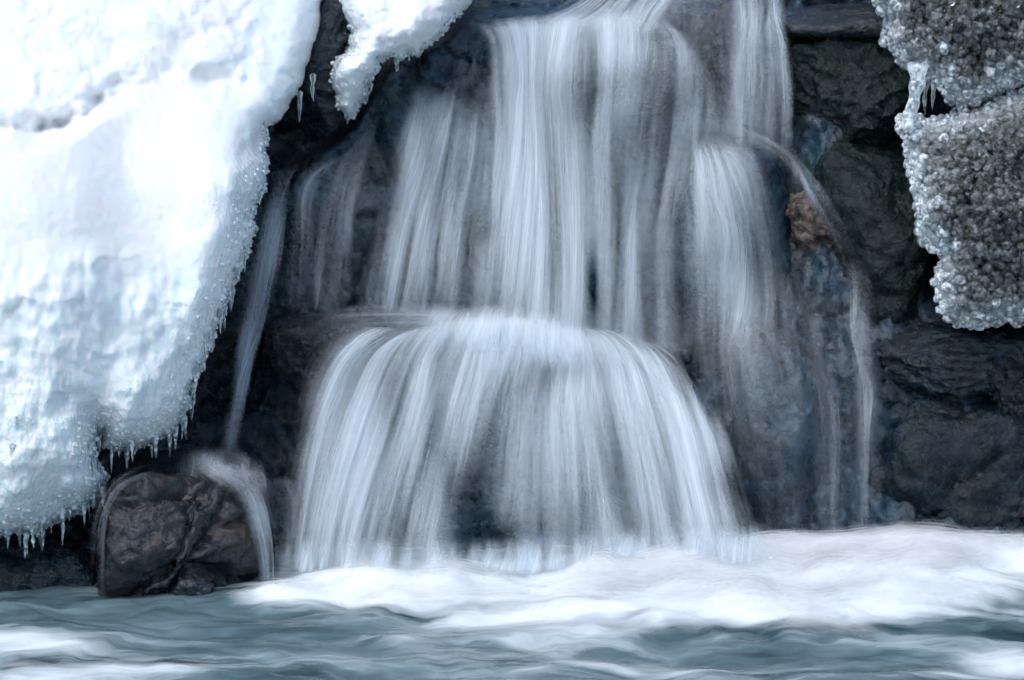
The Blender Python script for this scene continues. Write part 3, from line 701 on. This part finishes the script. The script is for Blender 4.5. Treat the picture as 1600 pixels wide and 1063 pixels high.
def foam_density(X, Y):
    P = np.stack([X, Y, 0 * X], -1)
    px, py = to_px(P)
    d = np.zeros_like(X)
    # (px, py, half width px, half height px, strength) laid on the water where the falls strike and drift
    for (a, b, sx, sy, s) in [(520, 925, 120, 26, .9), (700, 925, 140, 34, .9), (900, 915, 160, 36, .65), (1100, 905, 160, 36, 1.0), (1320, 905, 190, 45, 1.15), (1540, 880, 160, 40, 1.1),
                              (1050, 960, 200, 36, .65), (1280, 965, 160, 32, .8), (820, 975, 170, 26, .5), (1500, 940, 140, 24, .5), (420, 942, 70, 14, .7),
                              (60, 1010, 110, 22, .75), (210, 1045, 130, 18, .65), (30, 1055, 120, 16, .5), (760, 1030, 170, 14, .42), (950, 1050, 150, 12, .45), (1580, 1040, 90, 24, .7), (1450, 1060, 110, 12, .45), (620, 1000, 90, 12, .4), (1130, 1060, 120, 12, .3)]:
        d += s * np.exp(-(((px - a) / sx) ** 2) - ((py - b) / sy) ** 2)
    for (a, b, sx, sy, s) in [(250, 955, 200, 18, .35), (480, 1000, 90, 22, .4), (1250, 1022, 170, 13, .55), (860, 905, 70, 12, .3)]:
        d -= s * np.exp(-(((px - a) / sx) ** 2) - ((py - b) / sy) ** 2)
    return np.clip(d, -0.3, 1.3)

def pool_height(X, Y, d):
    q = np.stack([X * 1.6, Y * 4.2, 0 * X], -1); w_ = fbm(np.stack([X, Y, 0 * X], -1) * 1.7, 2, 150)
    z = 0.022 * fbm(q + w_[..., None] * .8, 4, 151) + 0.003 * fbm(np.stack([X * 5, Y * 14, 0 * X], -1) + w_[..., None], 2, 155)
    dd = np.clip(d, 0, 1.1)
    return z * (1 - .3 * dd) + dd * (0.028 + 0.05 * fbm(np.stack([X * 3, Y * 4, 0 * X], -1), 2, 157)) + 0.022 * sstep(.7, 1.2, dd) * (1 + 1.2 * noise(np.stack([X * 5, Y * 6, 0 * X], -1), 159))

def pool():
    gx = np.concatenate([np.linspace(-9, -2.1, 20)[:-1], np.arange(-2.1, 2.1, 0.012), np.linspace(2.1, 9, 20)])
    gy = np.concatenate([np.linspace(-16, -2.3, 26)[:-1], np.arange(-2.3, 0.0, 0.010)])
    X, Y = np.meshgrid(gx, gy, indexing='ij'); d = foam_density(X, Y)
    V = np.stack([X, Y, pool_height(X, Y, d)], -1).reshape(-1, 3)
    link('stream_water', mesh_np('stream_water', V, grid_faces(len(gx), len(gy)), M['pool'], attrs=dict(dens=d.ravel())), kind='structure')
    gx = np.arange(-1.9, 1.9, 0.014); gy = np.arange(-1.9, -0.35, 0.012)
    X, Y = np.meshgrid(gx, gy, indexing='ij'); d = foam_density(X, Y); h = pool_height(X, Y, d)
    Vs, Fs, Ds = [], [], []; off = 0
    K = 5
    for k in range(K):
        f = (k + 1) / K
        lift = f * (0.010 + 0.040 * sstep(0.55, 1.15, d)) + 0.012 * f * fbm(np.stack([X * 5, Y * 5, 0 * X + k * .13], -1), 2, 170)
        z = h + lift
        dk = d - 0.25 - 0.75 * f ** 1.3
        m_ = (dk > -0.55)
        cell = m_[:-1, :-1] & m_[1:, :-1] & m_[1:, 1:] & m_[:-1, 1:]
        F = grid_faces(len(gx), len(gy))[cell.ravel()]
        Vs.append(np.stack([X, Y, z], -1).reshape(-1, 3)); Ds.append(dk.ravel()); Fs.append(F + off); off += X.size
    V = np.concatenate(Vs); F = np.concatenate(Fs); D = np.concatenate(Ds)
    u, inv = np.unique(F, return_inverse=True)
    link('foam', mesh_np('foam', V[u], inv.reshape(F.shape), M['foam'], attrs=dict(dens=D[u])), label='billowing white foam where the waterfalls strike the stream', category='foam', kind='stuff')
pool()

# ------------------------------------------------------------------ falling water
bvh = BVHTree.FromPolygons(np.concatenate(ROCKV).tolist(), np.concatenate(ROCKF).tolist())
def rock_depth(px, py):
    d = at(px, py, -5.0) - CAM
    h = bvh.ray_cast(Vector(CAM), Vector(d))
    return h[0].y if h[0] is not None else 0.5

def resample(K, n):
    K = np.asarray(K, float); m = len(K)
    # Catmull-Rom through the given points, then even arc length
    P = np.concatenate([[2 * K[0] - K[1]], K, [2 * K[-1] - K[-2]]])
    out = []
    for i in range(m - 1):
        t = np.linspace(0, 1, 12, endpoint=False)[:, None]; a, b, c, d = P[i:i + 4]
        out.append(0.5 * (2 * b + (c - a) * t + (2 * a - 5 * b + 4 * c - d) * t ** 2 + (3 * b - a - 3 * c + d) * t ** 3))
    out = np.concatenate(out + [K[-1:]])
    s = np.concatenate([[0], np.cumsum(np.linalg.norm(np.diff(out, axis=0), axis=1))]); s /= s[-1]
    u = np.linspace(0, 1, n)
    return np.stack([np.interp(u, s, out[:, k]) for k in range(out.shape[1])], -1)

def flow_grid(lines, S, T, off=0.02, endY=None, monotone=True, smooth=5):
    """lines: streamlines, left to right, each a list of photo points from top to bottom; depth follows the rock"""
    L = np.stack([resample(l, T) for l in lines])             # (n,T,2)
    u = np.linspace(0, 1, len(L)); s = np.linspace(0, 1, S)
    # smooth interpolation across
    G = np.empty((S, T, 2))
    for j in range(T):
        for c in range(2):
            G[:, j, c] = np.interp(s, u, L[:, j, c])
    if len(L) > 2:
        k = max(1, S // (len(L) * 2)); ker = np.ones(2 * k + 1) / (2 * k + 1)
        pad = np.concatenate([np.repeat(G[:1], k, 0) * 2 - G[k:0:-1] if k else G[:0], G, np.repeat(G[-1:], k, 0) * 2 - G[-2:-2 - k:-1]])
        G = np.apply_along_axis(lambda v: np.convolve(v, ker, 'valid'), 0, pad)
    Yr = np.array([[rock_depth(*G[i, j]) for j in range(T)] for i in range(S)]) - off
    Y = Yr.copy()
    if endY is not None:
        tt = np.linspace(0, 1, T)[None, :]
        Y = np.minimum(Y, np.interp(tt, endY[0], endY[1]))
    if monotone: Y = np.minimum.accumulate(Y, axis=1)
    def sm(Y, kt, ks):
        Y = np.apply_along_axis(lambda v: np.convolve(v, np.ones(2 * kt + 1) / (2 * kt + 1), 'valid'), 1, np.pad(Y, ((0, 0), (kt, kt)), 'edge'))
        return np.apply_along_axis(lambda v: np.convolve(v, np.ones(2 * ks + 1) / (2 * ks + 1), 'valid'), 0, np.pad(Y, ((ks, ks), (0, 0)), 'edge'))
    ks = max(1, S // 14)
    for _ in range(4):
        Y = np.minimum(sm(Y, smooth, ks), Yr + off * 0.9)
    # carry the whole sheet forward where the rock would still poke through, smoothly
    for _ in range(3):
        Z_ = sm(Y, 2, ks); Y = Z_ + sm(np.minimum(0, Yr + off * .5 - Z_), 2, max(1, ks // 2)) * 1.2
    P3 = at(G[..., 0], G[..., 1], Y)
    P3[..., 2] = np.maximum(P3[..., 2], 0.0)
    return G, P3

def bil(A, s, t):
    S, T = A.shape[:2]
    x = np.clip(s, 0, 1) * (S - 1); y = np.clip(t, 0, 1) * (T - 1)
    i = np.minimum(x.astype(int), S - 2); j = np.minimum(y.astype(int), T - 2); fx = (x - i); fy = (y - j)
    if A.ndim == 3: fx = fx[..., None]; fy = fy[..., None]
    return A[i, j] * (1 - fx) * (1 - fy) + A[i + 1, j] * fx * (1 - fy) + A[i, j + 1] * (1 - fx) * fy + A[i + 1, j + 1] * fx * fy

def waterfall(label, lines, dens, strands, S=60, T=44, off=0.022, endY=None, veils=3, veil_amt=0.5, base=0.5, fade=(0.04, 0.05), wfac=1.0, seed=1, spread=0.02, edge=0.12, short=0.35, wig=0.010, alpha=1.0, clump=1.0, rag=.05):
    rg = np.random.default_rng(seed)
    G, P3 = flow_grid(lines, S, T, off, endY)
    D = np.full(G.shape[:2], base)
    for (cx, cy_, rx, ry, st) in dens:
        D = D + st * np.exp(-((G[..., 0] - cx) / rx) ** 2 - ((G[..., 1] - cy_) / ry) ** 2)
    s = np.linspace(0, 1, S)[:, None]; t = np.linspace(0, 1, T)[None, :]
    wid = np.linalg.norm(np.diff(P3, axis=0), axis=-1).sum(0).mean(); hei = np.linalg.norm(np.diff(P3, axis=1), axis=-1).sum(1).mean()
    cl = noise(np.stack([s * wid * 13 + 0 * t, 0 * s + t * hei * 1.3, 0 * s + 0 * t + seed * 5.3], -1), seed + 50) + 0.7 * noise(np.stack([s * wid * 34 + 0 * t, 0 * s + t * hei * 1.8, 0 * s + 0 * t + seed * 2.3], -1), seed + 51)
    D = np.clip(D * np.clip(1 + 1.35 * clump * cl, 0.30, 1.9), 0.0, 1.6)
    se = 0.5 * edge * noise(np.stack([0 * s + t * hei * 5, 0 * s + 0 * t + (s > .5) * 9.0, 0 * s + 0 * t + seed], -1), seed + 60)
    E = sstep(0, max(edge, 1e-3), s + se) * sstep(0, max(edge, 1e-3), 1 - s + se)
    Ft = sstep(0, max(fade[0], 1e-3), t) * sstep(0, max(fade[1], 1e-3), 1 - t)
    root = link('waterfall', None, label=label, category='waterfall')
    nrm = np.cross(np.gradient(P3, axis=0), np.gradient(P3, axis=1)); nrm /= np.linalg.norm(nrm, axis=-1, keepdims=True) + 1e-9
    nrm = np.where(nrm[..., 1:2] > 0, -nrm, nrm)
    wid = np.linalg.norm(np.diff(P3, axis=0), axis=-1).sum(0).mean(); hei = np.linalg.norm(np.diff(P3, axis=1), axis=-1).sum(1).mean()
    for v in range(veils):
        V = P3 + nrm * (0.004 + 0.018 * v) 
        V = V + nrm * (0.012 * noise(np.stack([s * wid * 9 + 0 * t, 0 * s + t * hei * 1.5, 0 * s + 0 * t + v * 9 + seed], -1), seed)[..., None])
        uv = np.stack([s * wid + 0 * t + v * 3.7 + seed * 1.3 + (v - 1) * 0.03 * t + 0.03 * noise(np.stack([s * wid * 2.5 + 0 * t, 0 * s + t * hei * 1.6, 0 * s + 0 * t + v * 7.7], -1), seed + 70), 0 * s + t * hei + v * 1.9], -1)
        link('water_veil', mesh_np('water_veil', V.reshape(-1, 3), grid_faces(S, T), M['veil'], uv=uv.reshape(-1, 2), attrs=dict(dens=(D * E * Ft * veil_amt * 0.86).ravel())), parent=root)
    # threads
    n = int(strands * 0.30); ns = 20
    prob = (D * E).mean(1) + 0.02; cdf = np.cumsum(prob); cdf /= cdf[-1]
    s0 = np.interp(rg.random(n), np.concatenate([[0], cdf]), np.concatenate([[0], np.linspace(0, 1, S)]))
    ln = rg.uniform(short, 1.0, n); ta = np.where(rg.random(n) < .5, 0.0, rg.random(n)) * (1 - ln); ta = np.where(ta == 0, np.minimum(np.abs(rg.normal(size=n)) * rag, .5), ta); ln = np.minimum(ln, 1 - ta); tb = ta + ln
    tt = ta[:, None] + (tb - ta)[:, None] * np.linspace(0, 1, ns)[None]
    sw = s0[:, None] + (tt - .4) * rg.normal(size=(n, 1)) * 0.022 + wig * noise(np.stack([tt * 2.2 * hei / .8, np.repeat(rg.uniform(0, 90, n)[:, None], ns, 1), 0 * tt], -1), seed + 5)
    sw = np.clip(sw, 0.0, 1.0)
    C = bil(P3, sw, tt); Nn = bil(nrm, sw, tt)
    depth_off = np.abs(rg.normal(size=n)) * spread
    C = C + Nn * depth_off[:, None, None]
    dg = np.clip(bil(D, sw, tt), 0, None) * bil(Ft + 0 * D, sw, tt)
    kind = rg.random(n)
    wdt = np.where(kind < .03, rg.uniform(.030, .055, n), np.where(kind < .50, rg.uniform(.014, .042, n), rg.uniform(.005, .013, n))) * wfac
    al = np.where(kind < .03, rg.uniform(.08, .22, n), np.where(kind < .50, rg.uniform(.06, .22, n), rg.uniform(.14, .5, n))) * alpha
    tang = np.gradient(C, axis=1); tang /= np.linalg.norm(tang, axis=-1, keepdims=True) + 1e-9
    side = np.cross(tang, Nn); side /= np.linalg.norm(side, axis=-1, keepdims=True) + 1e-9
    tw = rg.normal(size=(n, 1, 1)) * 0.35
    side = side * np.cos(tw) + Nn * np.sin(tw)
    taper = 0.55 + 0.45 * np.sin(np.linspace(0.1, math.pi - 0.1, ns))[None, :]
    hw = (wdt[:, None] * taper)[..., None] * 0.5
    lf = np.linspace(0, 1, ns)[None]; endf = sstep(0, .16, lf) * sstep(0, .16, 1 - lf)
    endf = np.where((ta[:, None] < .004) & (lf < .5), 1.0, endf); endf = np.where((tb[:, None] > .98) & (lf > .5), 1.0, endf)
    dd = al[:, None] * endf * dg * np.clip(1 + 1.3 * noise(np.stack([tt * hei * 5, np.repeat(rg.uniform(0, 90, n)[:, None], ns, 1), 0 * tt], -1), seed + 7), .2, 2)
    dd = dd * bil(np.maximum(E, 0.25) + 0 * D, sw, tt)
    cols = [C - side * hw, C, C + side * hw]
    V = np.stack(cols, 2)                                  # n,ns,3,3
    vv = tt * hei + rg.uniform(0, 40, n)[:, None]
    ui = np.floor(rg.uniform(0, 400, n))[:, None, None]
    UV = np.stack([np.broadcast_to(ui + np.array([0.001, .5, .999])[None, None], (n, ns, 3)), np.repeat(vv[..., None], 3, 2)], -1)
    Dv = np.repeat(dd[..., None], 3, 2)
    base_ = grid_faces(ns, 3); F = (base_[None] + (np.arange(n) * ns * 3)[:, None, None]).reshape(-1, 4)
    link('water_threads', mesh_np('water_threads', V.reshape(-1, 3), F, M['strand'], uv=UV.reshape(-1, 2), attrs=dict(dens=Dv.ravel())), parent=root, kind='stuff')
    return root

# upper main cascade
waterfall('tall white main cascade pouring from the top ledge to the middle ledge',
    [[(725, 40), (755, 74), (758, 200), (745, 360), (725, 515)],
     [(800, 26), (810, 62), (820, 200), (815, 360), (800, 520)],
     [(870, 22), (872, 60), (878, 200), (880, 380), (878, 530)],
     [(950, 14), (945, 70), (935, 200), (940, 380), (935, 530)],
     [(1010, 16), (1030, 80), (1015, 200), (1000, 380), (995, 545)],
     [(1060, 40), (1095, 110), (1092, 230), (1085, 400), (1085, 560)]],
    [(830, 60, 90, 60, .6), (835, 280, 60, 280, .9), (960, 70, 90, 30, .35), (930, 140, 70, 26, -.25), (985, 160, 40, 25, .3), (880, 440, 40, 120, .2), (925, 450, 14, 80, -.5), (1040, 260, 30, 120, -.15), (1075, 420, 26, 160, -.08), (990, 420, 20, 120, .2), (1000, 100, 60, 20, .3), (765, 420, 24, 160, -.25)],
    1700, S=80, base=.34, veils=4, veil_amt=.50, seed=1, fade=(.05, .02), edge=.10, clump=.75, endY=([0, 1], [0.3, -0.30]))
# stream feeding it from above
waterfall('white stream running down to the lip of the main cascade at the top edge',
    [[(925, -40), (905, 0), (840, 30), (760, 44)], [(1000, -40), (985, 0), (960, 30), (930, 52)], [(1110, -40), (1100, 0), (1075, 40), (1050, 70)]],
    [(960, 10, 60, 30, .3)], 300, base=.5, veils=2, veil_amt=.5, seed=2, fade=(.02, .2), edge=.15)
# left part of the upper wall
waterfall('thin veil with two bright threads left of the main cascade',
    [[(640, 110), (612, 200), (580, 330), (552, 488)], [(690, 120), (665, 230), (632, 360), (606, 492)], [(725, 120), (712, 240), (690, 380), (675, 500)], [(790, 100), (792, 250), (785, 400), (775, 505)]],
    [(675, 160, 22, 40, .5), (650, 300, 18, 130, .55), (625, 430, 20, 80, .5), (718, 200, 20, 60, .45), (700, 330, 14, 140, .45), (752, 380, 20, 130, .25), (690, 420, 40, 90, .2), (600, 250, 30, 120, -.15)],
    800, S=60, base=.17, veils=3, veil_amt=.50, seed=3, fade=(.30, .02), edge=.16, rag=.15, endY=([0, 1], [0.3, -0.24]))
waterfall('faint trickles over the dark shoulder rock left of the cascade',
    [[(500, 245), (455, 290), (445, 380), (440, 485)], [(545, 235), (490, 290), (478, 380), (470, 485)], [(575, 200), (530, 290), (512, 400), (500, 488)], [(610, 150), (580, 270), (556, 400), (545, 490)]],
    [(480, 300, 20, 50, .35), (490, 400, 12, 90, .35), (545, 380, 18, 100, .3), (590, 330, 16, 120, .2)], 200, base=.16, veils=2, veil_amt=.48, seed=4, fade=(.1, .03), edge=.15)
# right part of the upper wall
waterfall('streaky veil over the pale boulder at the top right of the cascade',
    [[(1020, -20), (1030, 40), (1045, 130), (1052, 270)], [(1110, -20), (1120, 40), (1115, 130), (1108, 275)], [(1170, -20), (1172, 50), (1165, 140), (1162, 275)], [(1205, -10), (1212, 60), (1222, 150), (1216, 268)], [(1225, 0), (1236, 70), (1242, 150), (1244, 255)]],
    [(1085, 100, 18, 120, .3), (1150, 120, 12, 80, .3), (1205, 140, 14, 90, .35), (1185, 50, 30, 30, .15), (1125, 110, 16, 40, -.15)],
    560, base=.26, veils=3, veil_amt=.50, seed=5, fade=(.03, .3), edge=.16, clump=.9)
waterfall('bright veil bulging over the rounded boulder right of the main cascade',
    [[(1078, 205), (1062, 260), (1058, 360), (1066, 560)], [(1095, 205), (1095, 260), (1100, 360), (1104, 580)], [(1115, 205), (1128, 270), (1145, 380), (1156, 600)], [(1140, 210), (1165, 280), (1185, 390), (1205, 600)], [(1165, 215), (1200, 270), (1222, 380), (1248, 590)]],
    [(1110, 250, 40, 50, .6), (1135, 360, 26, 110, .55), (1085, 330, 26, 80, .25), (1155, 480, 20, 60, .35), (1090, 450, 24, 60, -.15)],
    700, base=.24, veils=3, veil_amt=.48, seed=6, fade=(.16, .28), edge=.22)
waterfall('diagonal sheet running over the brown rock toward the right trickle',
    [[(1085, 195), (1150, 222), (1215, 262), (1270, 330), (1322, 408)], [(1110, 190), (1180, 215), (1245, 258), (1300, 335), (1338, 412)], [(1140, 190), (1210, 210), (1265, 252), (1318, 330), (1352, 415)]],
    [(1190, 225, 60, 24, .4), (1270, 300, 40, 40, .25)], 150, base=.09, veils=2, veil_amt=.35, seed=7, fade=(.12, .12), edge=.4, wfac=.6)
waterfall('narrow right-hand trickle dropping past the brown rock to the foam',
    [[(1322, 400), (1318, 460), (1306, 540), (1310, 590), (1316, 700), (1312, 845)], [(1336, 400), (1338, 460), (1330, 540), (1335, 590), (1338, 700), (1335, 845)], [(1346, 400), (1348, 460), (1341, 545), (1352, 610), (1348, 700), (1344, 845)], [(1356, 405), (1357, 470), (1352, 545), (1362, 620), (1360, 700), (1356, 845)], [(1362, 405), (1372, 470), (1372, 545), (1384, 620), (1382, 700), (1380, 845)]],
    [(1344, 500, 10, 60, .4), (1354, 630, 9, 50, .5), (1348, 760, 8, 90, .25)], 130, S=30, base=.09, veils=2, veil_amt=.45, seed=8, fade=(.05, .03), edge=.3, wfac=.4, endY=([0, .5, 1], [0.3, -.3, -.5]))
waterfall('thin veil fanning over the rounded mossy boulder right of the fan',
    [[(1128, 495), (1125, 560), (1150, 690), (1200, 862)], [(1145, 495), (1165, 560), (1190, 690), (1228, 862)], [(1165, 498), (1215, 570), (1235, 690), (1258, 860)], [(1190, 505), (1255, 560), (1280, 650), (1284, 858)], [(1215, 510), (1275, 555), (1303, 640), (1306, 855)]],
    [(1150, 530, 24, 50, .6), (1170, 600, 30, 70, .25), (1300, 640, 12, 60, .5), (1303, 760, 9, 110, .55), (1260, 760, 30, 80, -.08), (1290, 590, 20, 30, .25)],
    280, base=.05, veils=3, veil_amt=.36, seed=9, fade=(.08, .03), edge=.08, endY=([0, .4, 1], [0.3, -.3, -.56]))
# lower fan
waterfall('broad fan-shaped lower waterfall spreading over the middle ledge into the foam',
    [[(560, 505), (490, 560), (462, 650), (442, 770), (428, 905)],
     [(610, 508), (545, 560), (510, 640), (482, 760), (458, 905)],
     [(650, 508), (590, 560), (555, 650), (524, 770), (500, 905)],
     [(690, 512), (640, 565), (605, 660), (574, 780), (548, 905)],
     [(735, 515), (700, 570), (668, 670), (640, 785), (616, 905)],
     [(780, 518), (758, 580), (735, 680), (712, 790), (695, 900)],
     [(830, 522), (830, 580), (826, 690), (822, 790), (820, 900)],
     [(870, 524), (900, 580), (915, 690), (925, 795), (932, 895)],
     [(905, 528), (960, 580), (995, 680), (1020, 785), (1040, 890)],
     [(945, 535), (1025, 585), (1075, 675), (1105, 780), (1128, 886)],
     [(985, 545), (1075, 600), (1130, 680), (1165, 775), (1200, 880)]],
    [(820, 540, 110, 36, 1.0), (455, 720, 34, 220, -.26), (450, 600, 40, 60, -.1), (1170, 760, 24, 150, -.12), (600, 550, 110, 24, .4), (545, 660, 40, 140, .7), (510, 820, 40, 90, .3), (660, 680, 20, 120, .2), (610, 640, 24, 60, -.2), (738, 815, 34, 110, -.40), (700, 760, 20, 90, -.12), (800, 760, 50, 110, -.10), (690, 740, 18, 60, -.1), (860, 640, 30, 100, .2), (1000, 600, 110, 50, .5), (1080, 700, 70, 120, .45), (700, 620, 60, 40, .15), (900, 820, 40, 60, -.25), (890, 760, 12, 110, .3), (960, 840, 60, 60, .15), (790, 860, 60, 50, -.3), (630, 830, 24, 60, -.12), (655, 830, 14, 60, .25), (1140, 800, 40, 90, .25), (820, 560, 80, 34, .7)],
    2700, S=110, base=.36, veils=4, veil_amt=.50, seed=10, fade=(.04, .05), edge=.12, endY=([0, .2, .45, 1], [0.3, -.5, -.70, -.92]), spread=.03, wfac=1.0)
waterfall('bright crest of broken water where the main cascade lands on the middle ledge',
    [[(600, 478), (585, 505), (545, 548)], [(670, 478), (660, 508), (630, 556)], [(740, 480), (735, 515), (715, 572)], [(800, 474), (802, 516), (806, 590)], [(870, 492), (878, 540), (892, 600)], [(930, 515), (945, 555), (975, 600)], [(985, 535), (1010, 565), (1045, 605)]],
    [(800, 525, 60, 44, 1.0), (870, 548, 50, 40, 1.0), (720, 512, 60, 28, .5), (960, 555, 40, 30, -.2), (600, 510, 40, 30, -.25)], 500, S=80, T=30, base=.55, veils=3, veil_amt=.55, seed=21, fade=(.6, .75), edge=.2, endY=([0, .4, 1], [-.30, -.46, -.56]), rag=.25, short=.2, spread=.02, clump=.6)
# water sliding along the left end of the middle ledge
waterfall('foaming water sliding left along the middle ledge over the brown rock',
    [[(760, 492), (680, 486), (560, 484), (480, 490), (448, 520), (440, 560)], [(760, 505), (680, 500), (580, 500), (500, 510), (470, 545), (462, 600)], [(760, 520), (690, 520), (600, 525), (530, 540), (500, 570), (492, 640)]],
    [(680, 505, 90, 26, .6), (560, 495, 60, 16, .2), (470, 500, 50, 40, -.1)], 260, base=.12, veils=2, veil_amt=.42, seed=11, fade=(.05, .45), edge=.35)
# left trickle
waterfall('slender pale trickle falling along the edge of the huge left ice mass',
    [[(425, 258), (412, 300), (385, 430), (362, 580), (340, 728)], [(450, 254), (432, 300), (405, 430), (378, 580), (354, 730)], [(482, 256), (452, 305), (428, 430), (398, 580), (372, 725)]],
    [(408, 380, 22, 90, .35), (380, 560, 14, 150, .4), (355, 690, 14, 50, .3)], 240, S=30, base=.12, veils=3, veil_amt=.40, seed=12, fade=(.05, .08), edge=.40, wfac=.8, endY=([0, 1], [0.3, -.62]))
# small flows round the left boulder
waterfall('small bright spill over the right shoulder of the squat boulder',
    [[(275, 722), (320, 748), (365, 780), (392, 840), (402, 915)], [(310, 716), (350, 742), (385, 775), (406, 840), (414, 915)], [(345, 714), (382, 738), (404, 772), (420, 840), (428, 915)]],
    [(400, 800, 16, 50, .5), (340, 730, 50, 20, .35), (412, 880, 10, 40, .3)], 240, S=30, base=.17, veils=3, veil_amt=.46, seed=13, fade=(.15, .06), edge=.42, wfac=.6, endY=([0, .5, 1], [0, -.9, -1.02]))
waterfall('thin ribbon of water down the left side of the squat boulder',
    [[(235, 735), (180, 762), (158, 820), (150, 912)], [(250, 740), (192, 768), (170, 820), (164, 912)]],
    [(165, 830, 12, 60, .3)], 80, S=16, base=.30, veils=1, veil_amt=.45, seed=14, fade=(.1, .04), edge=.3, wfac=.4, endY=([0, .5, 1], [0, -1.0, -1.04]))
waterfall('hazy splashing water between the squat boulder and the fan',
    [[(415, 742), (420, 780), (428, 840), (430, 905)], [(435, 738), (446, 780), (450, 840), (452, 905)], [(455, 745), (470, 790), (475, 850), (480, 905)]],
    [(435, 760, 26, 30, .15), (450, 880, 30, 30, .2)], 160, S=24, base=.2, veils=1, veil_amt=.4, seed=15, fade=(.12, .05), edge=.25, wfac=.7, endY=([0, .6, 1], [0, -.75, -.95]))

# ------------------------------------------------------------------ mist and film
waterfall('misty white splash bank along the foot of the fan',
    [[(425, 846), (420, 898)], [(520, 822), (514, 900)], [(620, 830), (614, 900)], [(720, 838), (716, 900)], [(830, 826), (830, 898)], [(940, 822), (944, 896)], [(1050, 812), (1056, 892)], [(1150, 806), (1158, 886)], [(1230, 812), (1238, 876)]],
    [(520, 890, 60, 40, .3), (660, 890, 60, 30, .25), (830, 880, 40, 40, .2), (1080, 870, 90, 40, .3), (740, 870, 40, 30, -.2)], 300, S=120, T=24, base=1.0, veils=3, veil_amt=.6, seed=31, fade=(.85, .22), edge=.08, endY=([0, 1], [-.93, -.95]), rag=.4, short=.2, spread=.03, clump=1.3)
waterfall('soft white splash along the foam line of the right bank',
    [[(1190, 838), (1190, 890)], [(1290, 830), (1292, 880)], [(1400, 826), (1402, 876)], [(1500, 824), (1502, 872)], [(1640, 818), (1642, 866)]],
    [(1320, 850, 50, 30, .15), (1220, 850, 40, 30, .2)], 140, S=80, T=20, base=.5, veils=2, veil_amt=.5, seed=32, fade=(.75, .2), edge=.1, endY=([0, 1], [-.62, -.68]), rag=.4, short=.2, clump=1.4)
waterfall('thin broken film of water on the rock right of the cascade',
    [[(1050, 300), (1062, 450), (1085, 600)], [(1130, 330), (1150, 480), (1160, 640), (1190, 850)], [(1210, 380), (1230, 520), (1245, 660), (1255, 855)], [(1280, 430), (1290, 560), (1300, 700), (1300, 850)], [(1325, 430), (1335, 560), (1345, 700), (1340, 848)]],
    [(1210, 460, 14, 80, .12), (1270, 620, 12, 120, .1), (1100, 480, 30, 120, .1)], 420, S=80, T=40, base=.05, veils=3, veil_amt=.42, seed=33, fade=(.25, .06), edge=.12, clump=1.3, rag=.3)
waterfall('small splash of white water on the slab below the left trickle',
    [[(262, 706), (258, 745)], [(330, 700), (326, 752)], [(390, 708), (392, 770)], [(425, 735), (430, 790)]],
    [(345, 725, 40, 20, .3)], 80, S=40, T=18, base=.3, veils=2, veil_amt=.5, seed=34, fade=(.6, .4), edge=.25, rag=.3, short=.2, clump=1.3)

# ------------------------------------------------------------------ foam heaped on the ledges
def ledge_foam(label, x0, x1, y0, y1, blobs, seed, K=4, lift=.035):
    gx = np.arange(x0, x1, 9.0); gy = np.arange(y0, y1, 6.0); X, Y = np.meshgrid(gx, gy, indexing='ij')
    D = np.array([[rock_depth(a, b) for b in gy] for a in gx])
    D = np.minimum.accumulate(D, axis=1)
    for _ in range(3):
        p = np.pad(D, 2, 'edge'); D = sum(p[i:i + D.shape[0], j:j + D.shape[1]] for i in range(5) for j in range(5)) / 25
    den = sum(s_ * np.exp(-((X - a) / rx) ** 2 - ((Y - b) / ry) ** 2) for (a, b, rx, ry, s_) in blobs)
    Vs, Fs, Ds = [], [], []; off = 0
    for k in range(K):
        f = (k + 1) / K
        V = at(X, Y, D - .02 - f * lift * np.clip(den, 0, 1.2)); V[..., 2] += f * lift * np.clip(den, 0, 1) * .4 + .01 * noise(np.stack([X / 40, Y / 40, 0 * X + k * .4], -1), seed)
        dk = den - .15 - .55 * f; m_ = dk > -.75
        cell = m_[:-1, :-1] & m_[1:, :-1] & m_[1:, 1:] & m_[:-1, 1:]
        Vs.append(V.reshape(-1, 3)); Ds.append(dk.ravel()); Fs.append(grid_faces(len(gx), len(gy))[cell.ravel()] + off); off += X.size
    V = np.concatenate(Vs); F = np.concatenate(Fs); Dn = np.concatenate(Ds); u, inv = np.unique(F, return_inverse=True)
    link('foam', mesh_np('foam', V[u], inv.reshape(F.shape), M['foam'], attrs=dict(dens=Dn[u])), label=label, category='foam', kind='stuff')
ledge_foam('bright white foam heaped on the middle ledge under the main cascade', 520, 1060, 455, 620, [(800, 528, 70, 20, 1.6), (865, 545, 55, 20, 1.6), (700, 515, 70, 14, .9), (610, 505, 60, 16, .5), (950, 556, 60, 18, .5)], 71, K=5, lift=.09)
ledge_foam('small patch of foam on the slab at the foot of the left trickle', 250, 430, 690, 790, [(350, 735, 40, 14, .9), (300, 730, 40, 10, .5), (390, 765, 20, 16, .5)], 72, K=3, lift=.02)
ledge_foam('white foam over the lip at the head of the main cascade', 700, 1080, 0, 110, [(800, 46, 60, 16, .7), (870, 52, 60, 14, .6), (960, 58, 60, 14, .5)], 73, K=3, lift=.015)
